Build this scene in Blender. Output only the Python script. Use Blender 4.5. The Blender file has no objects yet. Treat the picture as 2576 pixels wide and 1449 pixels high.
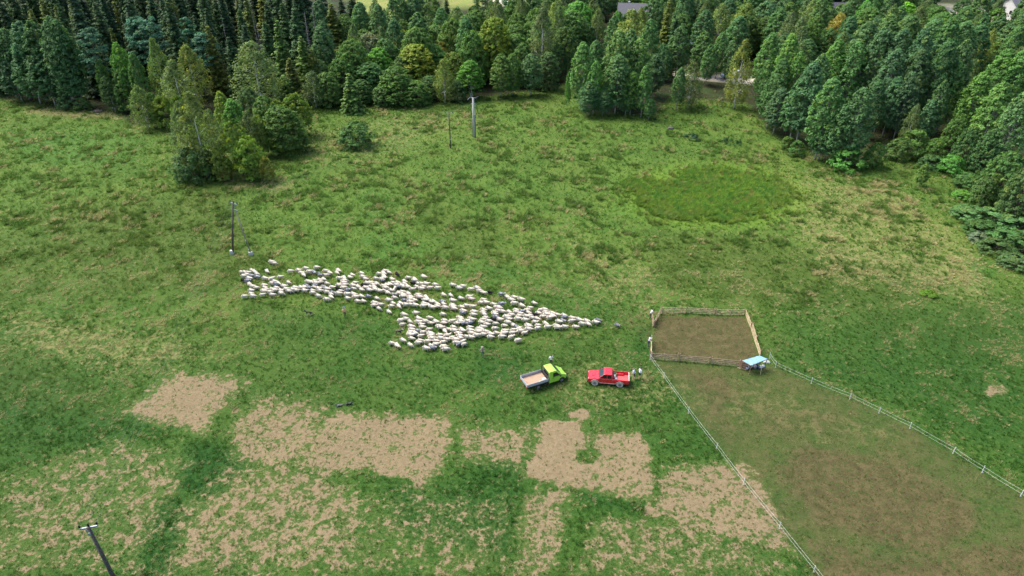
import bpy, bmesh, math, random
import numpy as np
from mathutils import Vector, Matrix

random.seed(7)
RNG = np.random.default_rng(11)
R = math.radians
scene = bpy.context.scene
COL = scene.collection

# ------------------------------------------------------------------ camera
CAM_H, PITCH, FOC = 54.0, R(32.5), 1720.0        # height above the meadow, tilt below the horizon, focal length in photo units
CX, CY = 1288.0, 724.5
cam_data = bpy.data.cameras.new('camera')
cam = bpy.data.objects.new('camera', cam_data)
COL.objects.link(cam)
cam.location = (0, 0, CAM_H)
cam.rotation_euler = (R(90) - PITCH, 0, 0)
cam_data.sensor_fit = 'HORIZONTAL'
cam_data.angle = 2 * math.atan(CX / FOC)
cam_data.clip_start = 0.5
cam_data.clip_end = 9000
scene.camera = cam

# ------------------------------------------------------------------ sky, sun, exposure
SUN_EL, SUN_AZ = R(56), R(-62)       # elevation; azimuth measured from +Y towards +X
world = bpy.data.worlds.new('World')
scene.world = world
world.use_nodes = True
wn = world.node_tree
wn.nodes.clear()
w_out = wn.nodes.new('ShaderNodeOutputWorld')
w_bg = wn.nodes.new('ShaderNodeBackground')
w_sky = wn.nodes.new('ShaderNodeTexSky')
w_sky.sky_type = 'NISHITA'
w_sky.sun_disc = False
w_sky.sun_elevation = SUN_EL
w_sky.sun_rotation = SUN_AZ
w_sky.altitude = 800
w_sky.air_density = 0.55
w_sky.dust_density = 6.0
w_sky.ozone_density = 1.0
w_bg.inputs['Strength'].default_value = 0.15
wn.links.new(w_sky.outputs[0], w_bg.inputs[0])
wn.links.new(w_bg.outputs[0], w_out.inputs[0])
sun_data = bpy.data.lights.new('sun', 'SUN')
sun_data.energy = 1.4
sun_data.angle = R(30)
sun_data.color = (1.0, 0.955, 0.88)
sun = bpy.data.objects.new('sun', sun_data)
COL.objects.link(sun)
sd = Vector((math.sin(SUN_AZ) * math.cos(SUN_EL), math.cos(SUN_AZ) * math.cos(SUN_EL), math.sin(SUN_EL)))
sun.rotation_euler = sd.to_track_quat('Z', 'Y').to_euler()
sun.location = sd * 200
scene.view_settings.view_transform = 'Standard'
scene.view_settings.look = 'None'
scene.view_settings.gamma = 1.0
scene.view_settings.use_curve_mapping = False
scene.view_settings.exposure = 1.7
scene.render.engine = 'CYCLES'
scene.cycles.max_bounces = 5
scene.cycles.diffuse_bounces = 3
scene.cycles.glossy_bounces = 2
scene.cycles.transmission_bounces = 3
scene.cycles.transparent_max_bounces = 4
scene.cycles.use_denoising = True
scene.cycles.denoiser = 'OPENIMAGEDENOISE'
scene.cycles.denoising_prefilter = 'ACCURATE'
scene.cycles.sample_clamp_indirect = 4.0

# ------------------------------------------------------------------ ground shape and photo <-> place
def gh(x, y):
    return (0.28 * np.sin(x * .06 + 1) * np.sin(y * .05) + 0.12 * np.sin(x * .17 + y * .11)
            + 0.05 * np.sin(x * .5 - y * .37) + 0.03 * np.sin(x * .9 + y * .8 + 2))
SP, CP = math.sin(PITCH), math.cos(PITCH)

def P(px, py, z=0.0):
    """Point at height z above the ground seen at photo position (px, py)."""
    u, v = (px - CX) / FOC, (CY - py) / FOC
    d = (u, CP + v * SP, -SP + v * CP)
    g = 0.0
    for _ in range(6):
        t = (CAM_H - g - z) / -d[2]
        x, y = d[0] * t, d[1] * t
        g = float(gh(x, y))
    return Vector((x, y, g + z))

def S(px, py, z=0.0):                # same, for positions read in the full-size photo
    return P(px / 1.49068, py / 1.49068, z)

def proj(x, y, z):
    dz = z - CAM_H
    f = y * CP - dz * SP
    up = y * SP + dz * CP
    f = np.where(f < 1.0, 1.0, f)
    return CX + FOC * x / f, CY - FOC * up / f

def depth_at(p):
    return p[1] * CP - (p[2] - CAM_H) * SP

# ------------------------------------------------------------------ noise for layout
def vnoise(x, y, scale, seed=0, octaves=3):
    out, amp, tot = 0.0, 1.0, 0.0
    for o in range(octaves):
        xs, ys = x / scale + seed * 17.3, y / scale - seed * 9.1
        xi, yi = np.floor(xs), np.floor(ys)
        fx, fy = xs - xi, ys - yi
        fx, fy = fx * fx * (3 - 2 * fx), fy * fy * (3 - 2 * fy)
        def h(a, b):
            s = np.sin(a * 127.1 + b * 311.7 + seed * 74.7 + o * 13.3) * 43758.5453
            return s - np.floor(s)
        n = (h(xi, yi) * (1 - fx) + h(xi + 1, yi) * fx) * (1 - fy) + (h(xi, yi + 1) * (1 - fx) + h(xi + 1, yi + 1) * fx) * fy
        out = out + n * amp
        tot += amp
        amp *= .5
        scale *= .5
    return out / tot

def sstep(a, b, x):
    t = np.clip((x - a) / (b - a), 0, 1)
    return t * t * (3 - 2 * t)

def inpoly(px, py, poly, soft=10.0):
    """Soft 0..1 mask of a polygon given in photo units."""
    pts = np.array(poly, float)
    n = len(pts)
    inside = np.zeros(px.shape, bool)
    dmin = np.full(px.shape, 1e9)
    for i in range(n):
        (x0, y0), (x1, y1) = pts[i], pts[(i + 1) % n]
        cond = ((y0 > py) != (y1 > py))
        xint = (x1 - x0) * (py - y0) / ((y1 - y0) if abs(y1 - y0) > 1e-9 else 1e-9) + x0
        inside ^= cond & (px < xint)
        ex, ey = x1 - x0, y1 - y0
        t = np.clip(((px - x0) * ex + (py - y0) * ey) / (ex * ex + ey * ey), 0, 1)
        dmin = np.minimum(dmin, np.hypot(px - x0 - t * ex, py - y0 - t * ey))
    sdv = np.where(inside, dmin, -dmin)
    return sstep(-soft, soft, sdv)

def ell(px, py, cx, cy, rx, ry, soft=.3):
    d = np.hypot((px - cx) / rx, (py - cy) / ry)
    return 1 - sstep(1 - soft, 1 + soft, d)

# ------------------------------------------------------------------ objects
def tag(o, label=None, cat=None, group=None, kind=None):
    if label: o['label'] = label
    if cat: o['category'] = cat
    if group: o['group'] = group
    if kind: o['kind'] = kind
    return o

def thing(name, label, cat, loc=(0, 0, 0), rz=0.0, group=None):
    o = bpy.data.objects.new(name, None)
    o.empty_display_size = .2
    COL.objects.link(o)
    o.location = loc
    o.rotation_euler = (0, 0, rz)
    return tag(o, label, cat, group)

def link_mesh(name, me, parent=None):
    o = bpy.data.objects.new(name, me)
    COL.objects.link(o)
    if parent is not None: o.parent = parent
    return o

def copy_tree(o, parent=None):
    c = o.copy()
    COL.objects.link(c)
    if parent is not None: c.parent = parent
    for ch in o.children: copy_tree(ch, c)
    return c

class MB:
    """Collects simple shapes into one mesh."""
    def __init__(s):
        s.v, s.f, s.m = [], [], []
    def add(s, vs, fs, m=0):
        b = len(s.v)
        s.v += [tuple(p) for p in vs]
        s.f += [tuple(i + b for i in f) for f in fs]
        s.m += [m] * len(fs)
        return s
    def box(s, c, d, m=0, rot=None, taper=1.0):
        hx, hy, hz = d[0] / 2, d[1] / 2, d[2] / 2
        vs = [Vector((sx * hx * (taper if sz > 0 else 1), sy * hy * (taper if sz > 0 else 1), sz * hz)) for sz in (-1, 1) for sy in (-1, 1) for sx in (-1, 1)]
        if rot is not None: vs = [rot @ v for v in vs]
        vs = [v + Vector(c) for v in vs]
        return s.add(vs, [(0, 2, 3, 1), (4, 5, 7, 6), (0, 1, 5, 4), (2, 6, 7, 3), (0, 4, 6, 2), (1, 3, 7, 5)], m)
    def bar(s, a, b, w, h, m=0, up=(0, 0, 1)):
        a, b = Vector(a), Vector(b)
        d = (b - a)
        L = d.length
        x = d.normalized()
        u = Vector(up)
        if abs(x.dot(u)) > .98: u = Vector((0, 1, 0))
        y = u.cross(x).normalized()
        z = x.cross(y)
        rot = Matrix((x, y, z)).transposed()
        return s.box((a + b) / 2, (L, w, h), m, rot)
    def tube(s, pts, rad, n=8, m=0, cap=True):
        pts = [Vector(p) for p in pts]
        if not isinstance(rad, (list, tuple)): rad = [rad] * len(pts)
        vs, fs = [], []
        for i, p in enumerate(pts):
            d = (pts[min(i + 1, len(pts) - 1)] - pts[max(i - 1, 0)]).normalized()
            u = Vector((0, 0, 1)) if abs(d.z) < .9 else Vector((0, 1, 0))
            a = d.cross(u).normalized()
            b = d.cross(a)
            for k in range(n):
                t = 2 * math.pi * k / n
                vs.append(p + (a * math.cos(t) + b * math.sin(t)) * rad[i])
        for i in range(len(pts) - 1):
            for k in range(n):
                k2 = (k + 1) % n
                fs.append((i * n + k, (i + 1) * n + k, (i + 1) * n + k2, i * n + k2))
        if cap:
            fs.append(tuple(range(n)))
            fs.append(tuple(range((len(pts) - 1) * n + n - 1, (len(pts) - 1) * n - 1, -1)))
        return s.add(vs, fs, m)
    def lathe(s, prof, c=(0, 0, 0), n=14, m=0, axis='z'):
        vs, fs = [], []
        for r_, z in prof:
            for k in range(n):
                t = 2 * math.pi * k / n
                p = (r_ * math.cos(t), r_ * math.sin(t), z)
                if axis == 'y': p = (p[0], p[2], p[1])
                vs.append((p[0] + c[0], p[1] + c[1], p[2] + c[2]))
        for i in range(len(prof) - 1):
            for k in range(n):
                k2 = (k + 1) % n
                f = (i * n + k, i * n + k2, (i + 1) * n + k2, (i + 1) * n + k)
                fs.append(f if axis == 'z' else f[::-1])
        return s.add(vs, fs, m)
    def prism(s, prof, y0, y1, m=0, inset=None):
        """Side profile [(x, z)] extruded from y0 to y1; inset(x, z) gives a factor on y."""
        n = len(prof)
        k = inset or (lambda x, z: 1.0)
        vs = [(x, y0 * k(x, z), z) for x, z in prof] + [(x, y1 * k(x, z), z) for x, z in prof]
        fs = [tuple(range(n)), tuple(range(2 * n - 1, n - 1, -1))]
        for i in range(n):
            j = (i + 1) % n
            fs.append((i, n + i, n + j, j))
        return s.add(vs, fs, m)
    def mesh(s, name, mats, smooth=False, bevel=0.0):
        me = bpy.data.meshes.new(name)
        me.from_pydata(s.v, [], s.f)
        for mm in (mats if isinstance(mats, (list, tuple)) else [mats]): me.materials.append(mm)
        me.polygons.foreach_set('material_index', s.m)
        bm = bmesh.new()
        bm.from_mesh(me)
        bmesh.ops.recalc_face_normals(bm, faces=bm.faces)
        if bevel:
            es = [e for e in bm.edges if len(e.link_faces) == 2 and e.calc_face_angle(0) > .5]
            bmesh.ops.bevel(bm, geom=es, offset=bevel, segments=2, profile=.5, affect='EDGES', clamp_overlap=True)
        bm.to_mesh(me)
        bm.free()
        if smooth: me.polygons.foreach_set('use_smooth', [True] * len(me.polygons))
        return me
    def build(s, name, mats, parent=None, smooth=False, bevel=0.0):
        return link_mesh(name, s.mesh(name, mats, smooth, bevel), parent)

def np_mesh(name, V, Q, mats, attrs=None, smooth=False):
    """Mesh from numpy arrays: V (n, 3), Q (m, 3 or 4); attrs {name: per-face floats}."""
    me = bpy.data.meshes.new(name)
    k = Q.shape[1]
    me.vertices.add(len(V))
    me.vertices.foreach_set('co', V.astype(np.float32).ravel())
    me.loops.add(Q.size)
    me.loops.foreach_set('vertex_index', Q.astype(np.int32).ravel())
    me.polygons.add(len(Q))
    me.polygons.foreach_set('loop_start', np.arange(0, Q.size, k, dtype=np.int32))
    me.update(calc_edges=True)
    if smooth: me.polygons.foreach_set('use_smooth', np.ones(len(Q), bool))
    for mm in (mats if isinstance(mats, (list, tuple)) else [mats]): me.materials.append(mm)
    for an, (dom, typ, arr) in (attrs or {}).items():
        a = me.attributes.new(an, typ, dom)
        a.data.foreach_set('color' if typ == 'FLOAT_COLOR' else ('vector' if typ == 'FLOAT_VECTOR' else 'value'), np.asarray(arr, np.float32).ravel() if typ != 'INT' else np.asarray(arr, np.int32))
    return me

# ------------------------------------------------------------------ materials
class NT:
    def __init__(s, name):
        s.m = bpy.data.materials.new(name)
        s.m.use_nodes = True
        s.t = s.m.node_tree
        s.t.nodes.clear()
        s.out = s.t.nodes.new('ShaderNodeOutputMaterial')
    def n(s, typ, ins=None, **kw):
        nd = s.t.nodes.new(typ)
        for k, v in kw.items(): setattr(nd, k, v)
        for k, v in (ins or {}).items():
            if isinstance(v, bpy.types.NodeSocket): s.t.links.new(v, nd.inputs[k])
            else: nd.inputs[k].default_value = v
        return nd
    def math(s, op, a, b=0.0, clamp=False):
        return s.n('ShaderNodeMath', {0: a, 1: b}, operation=op, use_clamp=clamp).outputs[0]
    def mix(s, f, a, b, blend='MIX'):
        nd = s.n('ShaderNodeMix', data_type='RGBA', blend_type=blend)
        for k, v in ((0, f), (6, a), (7, b)):
            if isinstance(v, bpy.types.NodeSocket): s.t.links.new(v, nd.inputs[k])
            else: nd.inputs[k].default_value = v if k == 0 else (tuple(v) + (1,) if len(v) == 3 else v)
        return nd.outputs[2]
    def noise(s, scale, detail=3, vec=None, rough=.55, dist=0.0):
        ins = {'Scale': scale, 'Detail': detail, 'Roughness': rough, 'Distortion': dist}
        if vec is not None: ins['Vector'] = vec
        return s.n('ShaderNodeTexNoise', ins).outputs[0]
    def ramp(s, f, lo, hi):
        return s.n('ShaderNodeMapRange', {0: f, 1: lo, 2: hi, 3: 0.0, 4: 1.0}, interpolation_type='SMOOTHSTEP').outputs[0]
    def attr(s, name, typ='GEOMETRY'):
        return s.n('ShaderNodeAttribute', attribute_name=name, attribute_type=typ)
    def surf(s, sock):
        s.t.links.new(sock, s.out.inputs[0])
        return s.m

def paint(name, rgb, rough=.5, metal=0.0, vary=.12, scale=6.0, dirt=None, dirt_amt=.3, coat=0.0, spec=.5, bump=0.0, bscale=40.0):
    """Painted / plain surface with some wear so that it is never flat."""
    t = NT(name)
    co = t.n('ShaderNodeTexCoord').outputs['Object']
    a = t.noise(scale, 4, co)
    b = t.noise(scale * 5, 3, co)
    f = t.math('ADD', t.math('MULTIPLY', a, .7), t.math('MULTIPLY', b, .3))
    dk = tuple(c * (1 - vary) for c in rgb)
    lt = tuple(min(1, c * (1 + vary)) for c in rgb)
    c = t.mix(t.ramp(f, .3, .7), dk, lt)
    if dirt: c = t.mix(t.math('MULTIPLY', t.ramp(a, .45, .75), dirt_amt), c, dirt)
    ins = {'Base Color': c, 'Roughness': t.math('ADD', t.math('MULTIPLY', b, .2), rough - .1, True), 'Metallic': metal, 'Coat Weight': coat, 'Specular IOR Level': spec}
    if bump:
        ins['Normal'] = t.n('ShaderNodeBump', {'Height': t.noise(bscale, 3, co), 'Strength': bump, 'Distance': .02}).outputs[0]
    p = t.n('ShaderNodeBsdfPrincipled', ins)
    return t.surf(p.outputs[0])

def glassy(name, rgb=(.01, .012, .014), rough=.08):
    t = NT(name)
    p = t.n('ShaderNodeBsdfPrincipled', {'Base Color': tuple(rgb) + (1,), 'Roughness': rough, 'Specular IOR Level': .6})
    return t.surf(p.outputs[0])
# ================================================================== ground: what grows or lies where
FOREST = [(-400, 248), (0, 250), (120, 262), (190, 274), (290, 284), (330, 312), (420, 322), (470, 300), (760, 290), (790, 270), (960, 268), (1130, 256),
          (1290, 240), (1400, 222), (1428, 188), (1470, 283), (1640, 292), (1690, 245), (1880, 262), (1935, 330), (2080, 412), (2160, 420),
          (2260, 385), (2390, 392), (2480, 440), (2560, 540), (2900, 640), (3400, 640), (3400, -600), (-1400, -600), (-1400, 248)]
BARE = [([(450, 925), (640, 958), (585, 1000), (515, 1096), (420, 1075), (305, 1042), (370, 985)], .70, 22),
        ([(835, 1028), (1000, 1030), (1148, 1045), (1130, 1140), (1085, 1238), (1000, 1222), (930, 1190), (800, 1200), (740, 1150)], .66, 16),
        ([(1370, 1052), (1445, 1060), (1465, 1085), (1452, 1160), (1470, 1215), (1640, 1268), (1505, 1240), (1315, 1205)], .84, 10),
        ([(1435, 1080), (1620, 1088), (1642, 1120), (1652, 1268), (1470, 1235), (1420, 1170)], .66, 9),
        ([(1665, 1165), (1870, 1155), (1935, 1225), (2010, 1400), (1850, 1372), (1640, 1310)], .62, 20),
        ([(640, 985), (830, 1005), (830, 1180), (690, 1195), (585, 1175), (560, 1090)], .60, 34),
        ([(1150, 1060), (1370, 1060), (1330, 1200), (1140, 1170)], .56, 30),
        ([(560, 1160), (800, 1140), (960, 1250), (880, 1460), (380, 1460), (430, 1290)], .53, 44),
        ([(1310, 1220), (1440, 1220), (1430, 1330), (1400, 1460), (1270, 1460)], .55, 26),
        ([(1480, 1290), (1660, 1290), (1960, 1390), (2050, 1460), (1430, 1460)], .46, 24),
        ([(0, 1190), (300, 1080), (520, 1150), (430, 1300), (360, 1460), (-60, 1460)], .45, 40),
        ([(860, 1250), (1000, 1220), (1290, 1240), (1290, 1460), (860, 1460)], .40, 24),
        ([(1620, 1270), (1650, 1270), (1650, 1310), (1625, 1300)], .85, 5)]
LUSH = [([(470, 1110), (560, 1110), (640, 1180), (520, 1260), (440, 1230)], .8, 24),
        ([(395, 1260), (470, 1240), (440, 1460), (330, 1460)], .7, 24),
        ([(950, 1200), (1080, 1245), (1300, 1110), (1310, 1240), (1270, 1400), (1000, 1330)], .6, 26),
        ([(1440, 1230), (1640, 1280), (1640, 1300), (1460, 1262)], .6, 10),
        ([(0, 1010), (300, 1040), (420, 1090), (300, 1110), (0, 1190)], .55, 36),
        ([(1600, 820), (1640, 820), (1640, 890), (1600, 890)], .7, 14),
        ([(0, 330), (330, 330), (410, 360), (300, 420), (60, 400)], .75, 24),
        ([(900, 430), (1000, 470), (1010, 700), (930, 720)], .5, 36),
        ([(1040, 620), (1400, 700), (1640, 780), (1500, 830), (1300, 760), (1060, 690)], .5, 24),
        ([(1500, 440), (1600, 450), (1620, 560), (1560, 540)], .7, 20),
        ([(2440, 640), (2530, 670), (2500, 710), (2440, 690)], .8, 14),
        ([(600, 750), (980, 800), (960, 880), (700, 860)], .55, 30),
        ([(1200, 860), (1340, 870), (1320, 980), (1180, 960)], .6, 24),
        ([(1980, 760), (2576, 760), (2576, 1150), (2300, 1030), (1960, 930)], .4, 50)]
DRY = [([(70, 262), (300, 285), (330, 300), (240, 302), (60, 288)], .75, 10),
       ([(0, 770), (420, 830), (560, 900), (300, 950), (0, 870)], .38, 40),
       ([(1950, 420), (2250, 460), (2440, 600), (2500, 760), (2100, 700), (1980, 560)], .42, 40),
       ([(1380, 560), (1640, 640), (1660, 800), (1500, 760)], .32, 40),
       ([(1000, 280), (1200, 290), (1000, 400), (760, 420), (770, 330)], .30, 30),
       ([(1680, 950), (1880, 960), (2300, 1100), (2100, 1120), (1760, 1040)], .30, 30),
       ([(560, 450), (760, 455), (720, 480), (560, 475)], .45, 12),
       ([(1450, 900), (1800, 960), (1640, 1040), (1400, 1000)], .3, 30)]
OLIVE = [([(1640, 590), (2100, 630), (2420, 720), (2300, 800), (1900, 770), (1660, 730)], .75, 40), ([(90, 540), (560, 470), (670, 640), (560, 730), (200, 750)], .65, 44), ([(1000, 470), (1250, 560), (1320, 700), (1120, 650)], .45, 40),
         ([(2100, 760), (2640, 740), (2640, 910), (2200, 870)], .55, 40), ([(-60, 590), (120, 570), (170, 740), (-60, 770)], .6, 36), ([(1300, 830), (1560, 830), (1640, 1000), (1400, 960)], .3, 40), ([(-60, 860), (260, 960), (300, 1060), (-60, 1020)], .6, 40)]
TRAMP = [([(1652, 795), (1876, 797), (1908, 888), (1870, 918), (1640, 898)], 1.0, 7),
         ([(1645, 905), (1870, 925), (1940, 918), (2040, 960), (2136, 1000), (2210, 1032), (2288, 1072), (2396, 1135), (2470, 1182), (2566, 1242), (2700, 1320), (2700, 1560), (2110, 1560), (2046, 1440), (1958, 1322), (1868, 1212), (1800, 1123), (1731, 1030)], .55, 9),
         ([(1690, 915), (1840, 930), (1860, 1010), (1800, 1060), (1740, 1000)], .80, 34),
         ([(1930, 1180), (2020, 1100), (2280, 1150), (2420, 1230), (2500, 1330), (2330, 1420), (2060, 1330)], 1.0, 60),
         ([(1980, 1330), (2300, 1380), (2640, 1330), (2640, 1520), (2120, 1520)], .90, 60),
         ([(1560, 790), (1650, 800), (1645, 880), (1590, 850)], .40, 24)]
GRAVEL = [([(1670, 180), (1800, 190), (1900, 196), (1900, 214), (1790, 204), (1670, 196)], 1.0, 3),
          ([(1215, 2), (1300, -6), (1330, 14), (1240, 24)], 1.0, 4),
          ([(2390, 18), (2600, 50), (2600, 66), (2390, 32)], 1.0, 3)]
FIELD = [([(880, -20), (1040, -20), (1030, 40), (1000, 68), (960, 60), (900, 20)], 1.0, 6),
         ([(1080, -20), (1330, -20), (1310, 24), (1130, 14)], 1.0, 8)]
LAWN = [([(2350, 34), (2600, 70), (2600, 92), (2350, 80)], 1.0, 4)]

def zones(px, py, x, y):
    wx = (vnoise(x, y, 7, 3) - .5) * 26
    wy = (vnoise(x, y, 7, 4) - .5) * 16
    qx, qy = px + wx, py + wy
    sx_ = (vnoise(x, y, 2.2, 5) - .5)
    sy_ = (vnoise(x, y, 2.2, 6) - .5)
    ex, ey = px + wx * .30 + sx_ * 26, py + wy * .30 + sy_ * 18          # ragged edges of the old pen sites
    fx, fy = px + wx * .10 + sx_ * 7, py + wy * .10 + sy_ * 5
    def many(lst, a, b, grow=1.0):
        o = np.zeros(px.shape)
        for poly, v, soft in lst: o = np.maximum(o, v * inpoly(a, b, poly, soft * grow))
        return o
    n_edge = vnoise(x, y, 4.0, 15)
    z = {}
    z['bare'] = many(BARE, ex, ey, 1.7)
    z['bare'] = np.maximum(z['bare'], .9 * ell(ex, ey, 1460, 1041, 27, 17, .35))
    z["bare"] = np.maximum(z["bare"], .62 * ell(ex, ey, 2506, 982, 30, 18, .5))
    z['bare'] = np.maximum(z['bare'], .30 * ell(qx, qy, 1615, 740, 40, 60, .6))
    z['bare'] *= 1 - .75 * ell(qx, qy, 1470, 1152, 30, 14, .7)
    z['bare'] *= 1 - .28 * ell(qx, qy, 1488, 1110, 24, 36, .8)
    z['bare'] *= 1 - .7 * ell(qx, qy, 960, 1215, 70, 13, .6)
    sward = .62 * sstep(600, 980, qy) + .22 * (vnoise(x, y, 18, 12) - .5)          # the grazed near half is a denser, darker sward
    lz = many(LUSH, qx, qy)
    near = sstep(660, 800, qy)
    z['lush'] = np.clip(np.maximum(lz * near, sward + .45 * lz * near), 0, 1)
    z['fresh'] = lz * (1 - near)
    z['olive'] = many(OLIVE, qx, qy)
    z['dry'] = many(DRY, qx, qy)
    z['tramp'] = np.maximum(many(TRAMP[2:], ex, ey), many(TRAMP[:2], fx, fy))
    z['reed'] = ell(qx + (n_edge - .5) * 120, qy + (n_edge - .5) * 50, 1795, 493, 210, 60, .42)
    z['reedrim'] =  np.clip(ell(qx, qy, 1795, 493, 250, 82, .25) - z['reed'], 0, 1)
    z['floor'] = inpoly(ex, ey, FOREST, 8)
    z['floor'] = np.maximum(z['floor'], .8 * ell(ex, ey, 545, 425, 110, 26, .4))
    z['field'] = many(FIELD, px, py)
    z['lawn'] = many(LAWN, px, py)
    z['gravel'] = many(GRAVEL, px, py)
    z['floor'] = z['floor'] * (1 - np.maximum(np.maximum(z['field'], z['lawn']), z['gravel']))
    return z

def axis(lo, hi, step, far, grow=1.18):
    a = list(np.arange(lo, hi + step * .5, step))
    s, v = step, hi
    while v < far:
        s *= grow
        v += s
        a.append(v)
    s, v = step, lo
    while v > -far:
        s *= grow
        v -= s
        a.insert(0, v)
    return np.array(a)

gx = axis(-135, 135, .6, 5000)
gy = axis(30, 190, .5, 5000)
GX, GY = np.meshgrid(gx, gy)
flat_x, flat_y = GX.ravel(), GY.ravel()
fade = 1 - sstep(400, 900, np.hypot(flat_x, flat_y))
GZ = gh(flat_x, flat_y) * fade + (vnoise(flat_x, flat_y, 1.6, 9, 2) - .5) * .10 * fade
nx, ny = len(gx), len(gy)
idx = np.arange(nx * ny).reshape(ny, nx)
quads = np.stack([idx[:-1, :-1].ravel(), idx[:-1, 1:].ravel(), idx[1:, 1:].ravel(), idx[1:, :-1].ravel()], 1)
gpx, gpy = proj(flat_x, flat_y, GZ)
front = (flat_y * CP + CAM_H * SP) > 5
gpx = np.where(front, gpx, -5000.0)
gpy = np.where(front, gpy, 5000.0)
Z = zones(gpx, gpy, flat_x, flat_y)
one = np.ones(len(flat_x))
za = np.stack([Z['bare'], Z['tramp'], Z['dry'], Z['olive']], 1)
zb = np.stack([Z['lush'], Z['floor'], np.clip(Z['reed'] * .7 + Z['reedrim'], 0, 1), Z['fresh']], 1)
zc = np.stack([Z['gravel'], Z['field'], Z['lawn'], one], 1)

t = NT('meadow_ground')
co = t.n('ShaderNodeTexCoord').outputs['Object']
za_, zb_ = t.attr('zone_a'), t.attr('zone_b')
A = t.n('ShaderNodeSeparateColor', {0: za_.outputs[0]}).outputs
B = t.n('ShaderNodeSeparateColor', {0: zb_.outputs[0]}).outputs
C = t.n('ShaderNodeSeparateColor', {0: t.attr('zone_c').outputs[0]}).outputs
n20 = t.noise(.045, 3, co)
n4 = t.noise(.22, 4, co)
n1 = t.noise(.9, 4, co, .6, .4)
nh = t.noise(2.6, 4, co, .6, .3)
nf = t.noise(9.0, 3, co, .65)
green = t.mix(t.ramp(n4, .35, .68), (.058, .130, .018), (.110, .184, .030))
green = t.mix(t.math('MULTIPLY', t.ramp(nh, .42, .66), .75), green, (.125, .178, .036))
green = t.mix(t.math('MULTIPLY', t.ramp(n20, .45, .62), .35), green, (.150, .190, .038))
green = t.mix(t.math('MULTIPLY', za_.outputs[3], .8), green, t.mix(t.ramp(n1, .35, .65), (.046, .074, .014), (.092, .118, .026)))
green = t.mix(t.math('MULTIPLY', zb_.outputs[3], .8), green, t.mix(t.ramp(nh, .35, .65), (.050, .142, .024), (.085, .190, .036)))
green = t.mix(t.math('MULTIPLY', B[0], .95), green, t.mix(t.ramp(nh, .35, .65), (.010, .052, .009), (.030, .092, .015)))
green = t.mix(t.math('MULTIPLY', t.ramp(nf, .42, .60), .38), t.mix(1.0, green, (.55, .62, .55), 'MULTIPLY'), t.mix(1.0, green, (1.12, 1.10, 1.15), 'MULTIPLY'))
dryf = t.ramp(t.math('ADD', t.math('ADD', t.math('MULTIPLY', n1, .55), t.math('MULTIPLY', nh, .45)), t.math('MULTIPLY', A[2], .34)), .56, .74)
green = t.mix(t.math('MULTIPLY', dryf, .62), green, t.mix(nf, (.185, .165, .066), (.26, .215, .10)))
green = t.mix(t.math('MULTIPLY', B[2], .8), green, t.mix(t.ramp(nh, .4, .65), (.070, .150, .016), (.125, .190, .024)))
brown = t.mix(t.ramp(n1, .35, .65), (.056, .049, .020), (.086, .073, .031))
brown = t.mix(t.ramp(nh, .48, .66), brown, (.044, .060, .015))
brown = t.mix(t.math('MULTIPLY', t.ramp(nf, .56, .74), .55), brown, (.120, .100, .048))
trf = t.ramp(t.math('ADD', A[1], t.math('MULTIPLY', t.math('ADD', t.math('MULTIPLY', t.math('SUBTRACT', n1, .5), .8), t.math('MULTIPLY', t.math('SUBTRACT', n4, .5), 1.3)), .62)), .08, .98)
colr = t.mix(trf, green, brown)
soil = t.mix(t.ramp(nh, .3, .7), (.150, .113, .064), (.200, .153, .089))
soil = t.mix(t.math('MULTIPLY', t.ramp(nf, .5, .72), .5), soil, (.135, .118, .050))
barev = t.math('ADD', t.math('ADD', t.math('MULTIPLY', n1, .62), t.math('MULTIPLY', nh, .50)), t.math('MULTIPLY', nf, .19))
baref = t.ramp(t.math('ADD', A[0], t.math('MULTIPLY', t.math('SUBTRACT', barev, .655), 2.1)), .46, .60)
stub = t.ramp(t.math('ADD', A[0], t.math('MULTIPLY', t.math('SUBTRACT', barev, .655), 1.5)), .22, .60)
colr = t.mix(t.math('MULTIPLY', t.math('MULTIPLY', stub, .5), t.ramp(A[0], .03, .3)), colr, (.112, .120, .042))
colr = t.mix(t.math('MULTIPLY', t.math('MULTIPLY', baref, .93), t.ramp(A[0], .05, .3)), colr, soil)
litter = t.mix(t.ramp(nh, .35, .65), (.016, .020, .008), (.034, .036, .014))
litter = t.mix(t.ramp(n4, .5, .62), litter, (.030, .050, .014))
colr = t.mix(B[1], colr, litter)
colr = t.mix(C[1], colr, t.mix(t.ramp(n4, .4, .6), (.15, .19, .045), (.20, .20, .06)))
colr = t.mix(C[2], colr, t.mix(t.ramp(nh, .4, .6), (.05, .17, .02), (.07, .20, .03)))
colr = t.mix(C[0], colr, t.mix(t.ramp(nh, .4, .6), (.36, .31, .24), (.46, .42, .36)))
hgt = t.math('ADD', t.math('MULTIPLY', nh, .6), t.math('MULTIPLY', nf, .4))
nrm = t.n('ShaderNodeBump', {'Height': hgt, 'Strength': .75, 'Distance': .22}).outputs[0]
pb = t.n('ShaderNodeBsdfPrincipled', {'Base Color': colr, 'Roughness': .95, 'Specular IOR Level': .12, 'Normal': nrm})
M_GROUND = t.surf(pb.outputs[0])
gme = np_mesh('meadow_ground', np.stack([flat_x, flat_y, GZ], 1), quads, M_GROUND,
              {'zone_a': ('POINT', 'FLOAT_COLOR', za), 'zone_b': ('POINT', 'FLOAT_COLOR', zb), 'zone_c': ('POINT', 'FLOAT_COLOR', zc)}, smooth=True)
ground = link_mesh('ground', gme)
tag(ground, kind='structure')

def ground_z(x, y):
    return gh(x, y) + (vnoise(x, y, 1.6, 9, 2) - .5) * .10

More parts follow.
